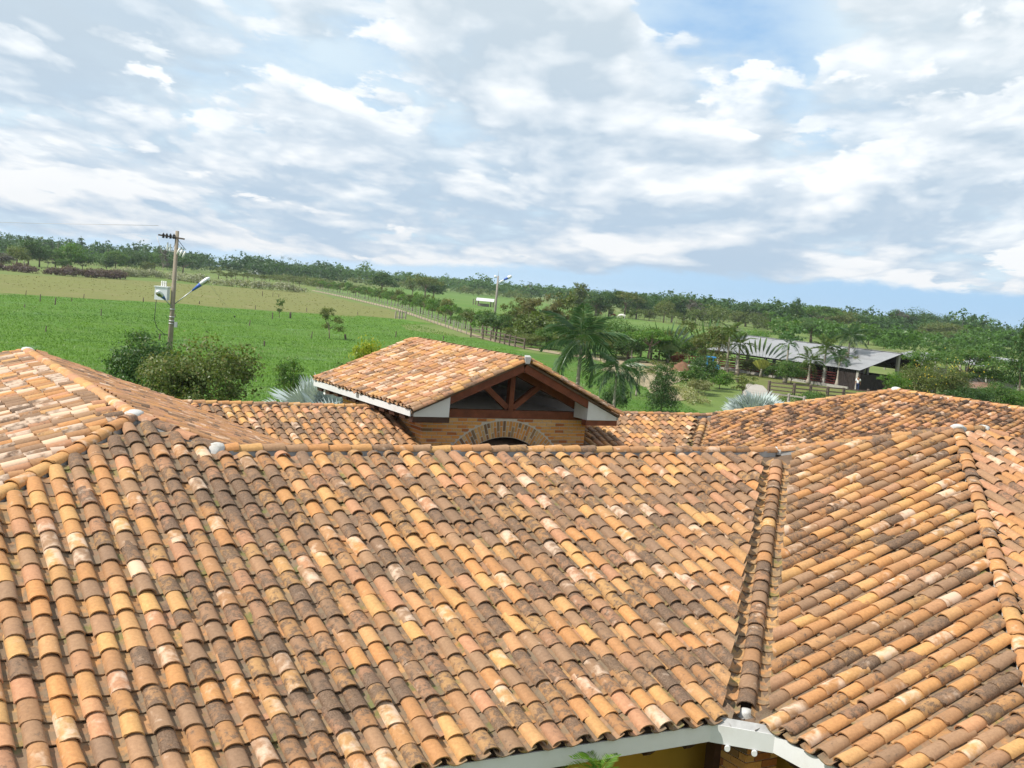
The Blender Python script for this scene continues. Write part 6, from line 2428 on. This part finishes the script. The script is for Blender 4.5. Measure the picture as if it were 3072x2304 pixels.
def cow(label, p, rz, mat, s=1.0, graze=True):
    e = thing('cow', label, 'cow', (float(p[0]), float(p[1]), GZ), rz)
    e.scale = (s, s, s)
    pts = [(0, 0, 1.05), (0.65, 0, 1.08), (-0.7, 0, 1.12), (1.0, 0, 1.2 if not graze else 1.0), (1.35, 0, 1.45 if not graze else 0.55), (1.62, 0, 1.38 if not graze else 0.22)]
    ed = [(0, 1), (0, 2), (1, 3), (3, 4), (4, 5)]
    rad = [(0.34, 0.40), (0.30, 0.38), (0.30, 0.34), (0.17, 0.24), (0.12, 0.15), (0.07, 0.08)]
    for x, par in ((0.62, 1), (-0.72, 2)):
        for sy in (-1, 1):
            n = len(pts)
            kb = -0.06 if x < 0 else 0.02
            pts += [(x, sy * 0.19, 0.72), (x + kb, sy * 0.18, 0.42), (x, sy * 0.18, 0.04)]
            ed += [(par, n), (n, n + 1), (n + 1, n + 2)]
            rad += [0.13, 0.075, 0.055]
    n = len(pts)
    pts += [(-1.02, 0, 1.1), (-1.12, 0, 0.7), (-1.12, 0, 0.45)]
    ed += [(2, n), (n, n + 1), (n + 1, n + 2)]
    rad += [0.05, 0.025, 0.05]
    hx = (1.36, 0, 1.5) if not graze else (1.36, 0, 0.62)
    for sy in (-1, 1):
        n = len(pts)
        pts += [(hx[0], sy * 0.2, hx[2] + 0.02)]
        ed += [(4, n)]
        rad += [(0.05, 0.03)]
    skin_body('body', pts, ed, rad, mat, e)
    return e


M_COWB = simple('brown_hide', (0.32, 0.13, 0.05), 0.8, 0.2, 3.0, 0.05)
M_COWW = simple('white_hide', (0.75, 0.72, 0.66), 0.8, 0.08, 3.0, 0.05)
cow('reddish brown cow grazing alone left of the field shelter', at(1338, 912), YAW + 0.2, M_COWB, 1.25)
cow('white cow standing in front of the cattle grove', at(1866, 956), YAW + 2.9, M_COWW, 1.3)
cow('brown cow left of the white cow', at(1838, 952), YAW + 0.4, M_COWB, 1.15)
cow('dark brown cow lying close under the cattle grove', at(1795, 946), YAW + 0.1, M_COWB, 1.1)

M_SKINB = simple('skin', (0.22, 0.11, 0.065), 0.6, 0.05, 3.0, 0.02)
M_SHIRT = simple('white_shirt', (0.78, 0.78, 0.80), 0.85, 0.04, 6.0, 0.1)
M_JEANS = simple('dark_blue_trousers', (0.02, 0.035, 0.09), 0.9, 0.15, 8.0, 0.1)
M_HAIR = simple('black_hair', (0.012, 0.010, 0.010), 0.6, 0.1, 8.0, 0.1)
pp_ = spot(2571, 128)
man = thing('person', 'person with short black hair in white shirt and dark blue trousers walking by the barn', 'person', (float(pp_[0]), float(pp_[1]), GZ), YAW + math.pi * 0.85)
# faces +y in its own space; one continuous body
pts = [(0, 0, 0.95), (0, 0.0, 1.20), (0, 0.0, 1.42), (0, 0.01, 1.52), (0, 0.025, 1.64), (0, 0.02, 1.74)]
ed = [(0, 1), (1, 2), (2, 3), (3, 4), (4, 5)]
rad = [(0.15, 0.11), (0.15, 0.10), (0.16, 0.10), (0.055, 0.055), (0.075, 0.095), (0.06, 0.07)]
for sx, st in ((-1, 0.16), (1, -0.14)):
    n = len(pts)
    pts += [(sx * 0.10, 0.0, 0.88), (sx * 0.11, st * 0.5, 0.50), (sx * 0.11, st - 0.05, 0.09), (sx * 0.12, st + 0.12, 0.035)]
    ed += [(0, n), (n, n + 1), (n + 1, n + 2), (n + 2, n + 3)]
    rad += [0.09, 0.062, 0.045, (0.04, 0.032)]
    n = len(pts)
    pts += [(sx * 0.20, 0.0, 1.40), (sx * 0.25, -st * 0.35, 1.13), (sx * 0.25, -st * 0.9 + 0.06, 0.90), (sx * 0.25, -st * 0.9 + 0.10, 0.80)]
    ed += [(2, n), (n, n + 1), (n + 1, n + 2), (n + 2, n + 3)]
    rad += [0.062, 0.045, 0.034, (0.02, 0.036)]
    hx_, hy_, hz_ = pts[-1]
    for k in range(4):                                         # four fingers and a thumb
        m_ = len(pts)
        pts += [(hx_ - sx * 0.005, hy_ - 0.027 + k * 0.018, hz_ - 0.05), (hx_ - sx * 0.018, hy_ - 0.024 + k * 0.017, hz_ - (0.085, 0.095, 0.09, 0.075)[k])]
        ed += [(n + 3, m_), (m_, m_ + 1)]
        rad += [0.008, 0.007]
    m_ = len(pts)
    pts += [(hx_ - sx * 0.01, hy_ + 0.045, hz_ - 0.02), (hx_ - sx * 0.02, hy_ + 0.055, hz_ - 0.05)]
    ed += [(n + 2, m_), (m_, m_ + 1)]
    rad += [0.010, 0.008]
skin_body('body', pts, ed, rad, M_SKINB, man, 1)
skin_body('shirt', [(0, 0, 0.90), (0, 0, 1.20), (0, 0, 1.44), (-0.20, 0, 1.40), (-0.245, -0.04, 1.17), (0.20, 0, 1.40), (0.245, 0.04, 1.17)], [(0, 1), (1, 2), (2, 3), (3, 4), (2, 5), (5, 6)],
          [(0.172, 0.13), (0.168, 0.122), (0.15, 0.11), 0.082, 0.075, 0.082, 0.075], M_SHIRT, man, 1)
skin_body('trousers', [(0, 0, 0.95), (-0.10, 0, 0.86), (-0.11, 0.08, 0.50), (-0.11, 0.11, 0.12), (0.10, 0, 0.86), (0.11, -0.07, 0.50), (0.11, -0.19, 0.12)], [(0, 1), (1, 2), (2, 3), (0, 4), (4, 5), (5, 6)],
          [(0.168, 0.125), 0.108, 0.082, 0.068, 0.108, 0.082, 0.068], M_JEANS, man, 1)
hv, hf = [], []
for j in range(5):
    for i in range(10):
        a, el_ = 2 * math.pi * i / 10, math.pi / 2 * j / 4 - 0.25
        back = 0.02 if math.sin(a) < 0 else -0.005
        hv.append((0.088 * math.cos(a) * math.cos(el_), 0.02 + (0.105 + back) * math.sin(a) * math.cos(el_) * (1 if math.sin(a) < 0.3 else 0.85), 1.685 + 0.10 * math.sin(el_)))
for j in range(4):
    for i in range(10):
        a0, a1 = j * 10 + i, j * 10 + (i + 1) % 10
        hf.append((a0, a1, a1 + 10, a0 + 10))
link('hair', new_mesh('hair', hv, hf, M_HAIR, True), man)
MB().prism([(-0.012, 0.105, 1.655), (0.012, 0.105, 1.655), (0.016, 0.108, 1.61), (-0.016, 0.108, 1.61)], (0, 0.025, -0.008)).build('nose', M_SKINB, man)
for sx in (-1, 1):
    MB().box((sx * 0.034 - 0.012, 0.108, 1.652), (sx * 0.034 + 0.012, 0.116, 1.664)).build('eye', M_HAIR, man)
    MB().box((sx * 0.082 - 0.008, 0.01, 1.625), (sx * 0.082 + 0.008, 0.04, 1.675)).build('ear', M_SKINB, man)
MB().box((-0.025, 0.104, 1.574), (0.025, 0.112, 1.582)).build('mouth', simple('lips', (0.2, 0.06, 0.05), 0.5), man)

# ---------------------------------------------------------------- blue truck, dirt heap
M_TRUCKB = simple('blue_paint', (0.03, 0.22, 0.52), 0.4, 0.08, 3.0, 0.05, 0.5, stain=(0.05, 0.19, 0.40))
M_TYRE = simple('tyre_rubber', (0.02, 0.02, 0.02), 0.9, 0.15, 8.0, 0.2)
M_GLASS = simple('dark_glass', (0.02, 0.025, 0.03), 0.1, 0.05, 3.0, 0.0, 0.6)
tp = at(2062, 1116)
truck = thing('flatbed_truck', 'old flatbed truck with blue open cab parked in the dirt yard', 'truck', (float(tp[0]), float(tp[1]), GZ), YAW - 0.12)
mT = depth(tp) / FPX
LT = 92 * mT
MB().box((0.0, -0.9, 0.72), (LT * 0.56, 0.9, 0.84)).build('flatbed', M_POSTG, truck)
for k in range(6):
    x = 0.05 + k * LT * 0.10
    MB().box((x, 0.80, 0.845), (x + 0.07, 0.88, 1.9)).build('stake', M_REDRAIL, truck)
for z in (1.15, 1.5, 1.8):
    MB().box((0.0, 0.885, z), (LT * 0.56, 0.93, z + 0.10)).build('stake_rail', M_REDRAIL, truck)
MB().box((0.1, -0.35, 0.45), (LT * 0.95, 0.35, 0.70)).build('chassis', M_BLACK, truck)
x0, x1 = LT * 0.58, LT * 0.80
cabn = MB()
cabn.box((x0, -0.85, 0.72), (x1, 0.85, 1.25))
cab_o = cabn.build('cab', M_TRUCKB, truck)
for x in (x0 + 0.05, x1 - 0.1):
    for y in (-0.80, 0.74):
        MB().box((x, y, 1.252), (x + 0.07, y + 0.07, 1.98)).build('pillar', M_TRUCKB, cab_o)
MB().box((x0 - 0.05, -0.88, 1.984), (x1 + 0.25, 0.88, 2.08)).build('roof', M_TRUCKB, cab_o)
MB().box((x0 + 0.1, -0.6, 1.254), (x0 + 0.25, 0.6, 1.75)).build('seat', M_BLACK, cab_o)
MB().box((x0 + 0.2, -0.87, 0.80), (x1 - 0.15, -0.852, 1.22)).build('door', M_TRUCKB, cab_o)
MB().prism([(x1 + 0.01, -0.7, 0.72), (LT, -0.7, 0.70), (LT, -0.7, 1.15), (x1 + 0.01, -0.7, 1.28)], (0, 1.4, 0)).build('hood', M_TRUCKB, truck)
for y in (-0.62, 0.5):
    MB().tube([(LT + 0.002, y + .06, 0.98), (LT + 0.06, y + .06, 0.98)], [0.12, 0.11], 10).build('headlight', M_PORC, truck)
for x in (LT * 0.16, LT * 0.86):
    for y in (-0.95, 0.70):
        w_ = MB().tube([(x, y, 0.42), (x, y + 0.25, 0.42)], [0.42, 0.42], 16).build('wheel', M_TYRE, truck)
        MB().tube([(x, y - 0.01, 0.42), (x, y + 0.26, 0.42)], [0.2, 0.2], 10).build('rim', M_STEEL, w_)
M_HEAP = ground_mat('heap_soil', (0.16, 0.085, 0.05), (0.23, 0.13, 0.08), None, 0.3, 2.0, 9.0, bstr=0.7, bdist=0.08)
hp = at(2046, 1112)
rg_ = random.Random(4)
hv, hf = [], []
for j in range(7):
    for i in range(20):
        a = 2 * math.pi * i / 20
        r_ = (1 - j / 6.0) * 1.9 * (1 + rg_.uniform(-.13, .13)) + 0.02
        hv.append((r_ * math.cos(a), r_ * math.sin(a) * 0.8, 1.15 * (j / 6.0) ** 0.85 * (1 + rg_.uniform(-.08, .08)) - 0.02))
for j in range(6):
    for i in range(20):
        a0, a1 = j * 20 + i, j * 20 + (i + 1) % 20
        hf.append((a0, a1, a1 + 20, a0 + 20))
tag(link('soil_heap', new_mesh('soil_heap', hv, hf, M_HEAP, True), None, (float(hp[0]), float(hp[1]), GZ)), 'heap of reddish brown soil beside the blue truck', 'heap')

# yellow fruit in the tangled tree and the wide fruit tree: too small and many to pick apart
fv, ff = [], []
rf_ = random.Random(8)
for (u, d_, zc_, sx_, sz_) in ((2800, 112, 3.0, 2.4, 1.6), (2870, 116, 3.6, 3.2, 1.2)):
    c_ = spot(u, d_)
    for k in range(45):
        q = np.array([c_[0], c_[1], GZ + zc_]) + np.array([rf_.gauss(0, sx_ * .5), rf_.gauss(0, sx_ * .5), rf_.gauss(0, sz_ * .6)])
        b = len(fv)
        r_ = 0.055
        fv += [tuple(q + np.array(o_) * r_) for o_ in ((1, 0, 0), (-1, 0, 0), (0, 1, 0), (0, -1, 0), (0, 0, 1.2), (0, 0, -1.2))]
        ff += [(b, b + 2, b + 4), (b + 2, b + 1, b + 4), (b + 1, b + 3, b + 4), (b + 3, b, b + 4), (b + 2, b, b + 5), (b + 1, b + 2, b + 5), (b + 3, b + 1, b + 5), (b, b + 3, b + 5)]
tag(link('fruit', new_mesh('fruit', fv, ff, simple('yellow_fruit', (0.62, 0.45, 0.03), 0.5, 0.1, 5.0, 0.0))), 'yellow fruit scattered in the trees at the right', None, None, 'stuff')

# ---------------------------------------------------------------- long grass of the green field and the lawn
def vnoise(P, cell, seed):
    g = np.random.default_rng(seed).random((256, 256))
    q = P / cell
    i = np.floor(q).astype(int)
    f = q - i
    f = f * f * (3 - 2 * f)
    i0, j0 = i[:, 0] % 256, i[:, 1] % 256
    i1, j1 = (i0 + 1) % 256, (j0 + 1) % 256
    return (g[i0, j0] * (1 - f[:, 0]) + g[i1, j0] * f[:, 0]) * (1 - f[:, 1]) + (g[i0, j1] * (1 - f[:, 0]) + g[i1, j1] * f[:, 0]) * f[:, 1]


def grass(name, label, u0, u1, d0, d1, n, h0, h1, wid, mat, seed, inside):
    rg = np.random.default_rng(seed)
    d = d0 * (d1 / d0) ** rg.random(n)
    u = rg.uniform(u0, u1, n)
    tanx = (u - SRCW / 2) / FPX
    F2 = CF[:2] / np.linalg.norm(CF[:2])
    R2 = np.array([F2[1], -F2[0]])
    P = CAM[None, :2] + d[:, None] * F2 + (d * tanx)[:, None] * R2
    ok = np.array([inside(x, y) for x, y in P])
    P, d = P[ok], d[ok]
    n = len(P)
    nb_ = 3
    a = rg.uniform(0, 2 * np.pi, (n, nb_))
    hh = rg.uniform(h0, h1, (n, nb_)) * (0.7 + 0.6 * rg.random((n, 1)))
    # the wind lays the grass over to one side
    ln = np.stack([np.cos(a) * 0.45 + 0.12, np.sin(a) * 0.45 + 0.05, np.ones_like(a)], -1) * hh[..., None]
    w = wid * (0.6 + d / 150.0)[:, None] * rg.uniform(0.6, 1.3, (n, nb_))
    b = np.stack([-np.sin(a), np.cos(a), np.zeros_like(a)], -1) * w[..., None]
    o = np.concatenate([P, np.full((n, 1), GZ)], 1)[:, None, :] + np.stack([np.cos(a), np.sin(a), np.zeros_like(a)], -1) * wid * 2
    V_ = np.stack([o - b, o + b, o + ln], 2).reshape(-1, 3)
    F_ = np.arange(len(V_)).reshape(-1, 3)
    big = vnoise(P, 14.0, seed) * 0.5 + vnoise(P * np.array([1.0, 1.0]), 4.5, seed + 1) * 0.35 + vnoise(P, 1.6, seed + 2) * 0.15
    pale = vnoise(P + 50, 7.0, seed + 3) * 0.6 + vnoise(P, 2.2, seed + 4) * 0.4
    tn = np.stack([np.clip((big - 0.5) * 2.2 + 0.5 + rg.normal(size=n) * 0.12, 0, 1), np.clip((pale - 0.62) * 3.0 + 0.75, 0, 1), rg.random(n)], 1)
    me = np_mesh(name, V_, F_, mat, False, {'tone': ('FLOAT_VECTOR', np.repeat(tn, nb_ * 3, 0))})
    return tag(link(name, me), label, None, None, 'stuff')


def poly_inside(pix):
    P = [at(*p)[:2] for p in pix]

    def f(x, y):
        c_ = False
        j = len(P) - 1
        for i in range(len(P)):
            if (P[i][1] > y) != (P[j][1] > y) and x < (P[j][0] - P[i][0]) * (y - P[i][1]) / (P[j][1] - P[i][1]) + P[i][0]:
                c_ = not c_
            j = i
        return c_
    return f


LM['grass'] = leaf_mat('grass_blade', (0.082, 0.185, 0.022), (0.165, 0.300, 0.038), (0.215, 0.320, 0.11), 0.35, 0.5)
LM['grass2'] = leaf_mat('dry_grass_blade', (0.190, 0.200, 0.065), (0.21, 0.205, 0.075), (0.24, 0.21, 0.10), 0.3, 0.6)
FIELD_POLY = [(-500, 863), (0, 882), (253, 896), (430, 907), (560, 914), (700, 927), (940, 941), (1120, 953), (1195, 959), (1400, 1016), (1560, 1057), (1640, 1096), (1640, 1400), (-400, 1400), (-900, 1100)]
grass('grass', 'long green grass bent by the wind in the near field', -300, 1760, 46, 255, 80000, 0.06, 0.19, 0.030, LM['grass'], 1, poly_inside(FIELD_POLY))
grass('grass', 'short green grass of the lawn by the palms', 1560, 2300, 50, 125, 16000, 0.06, 0.16, 0.03, LM['grass'], 2, poly_inside([(1560, 1058), (1760, 1077), (1850, 1107), (1960, 1172), (2090, 1232), (2200, 1300), (2100, 1450), (1640, 1450)]))
grass('dry_grass', 'scattered dry tufts in the tan pasture', -300, 1250, 215, 420, 1600, 0.06, 0.16, 0.07, LM['grass2'], 3, poly_inside([(-500, 795), (0, 824), (370, 840), (560, 854), (940, 880), (1190, 942), (1120, 950), (940, 938), (700, 923), (560, 911), (430, 903), (253, 893), (0, 878), (-500, 860)]))

# ---------------------------------------------------------------- air
HZ = 1.0
mh = bpy.data.materials.new('haze')
mh.use_nodes = True
hn = NT(mh.node_tree)
pv = hn.add('ShaderNodeVolumePrincipled')
pv.inputs['Color'].default_value = (0.80, 0.88, 1.0, 1.0)
pv.inputs['Density'].default_value = 0.00010
pv.inputs['Anisotropy'].default_value = 0.2
ho = hn.add('ShaderNodeOutputMaterial')
hn.link(pv.outputs[0], ho.inputs['Volume'])
hb = MB().box((-2600, -2600, GZ - 1.0), (2600, 2600, GZ + 34.0)).build('haze', mh)
tag(hb, kind='stuff')
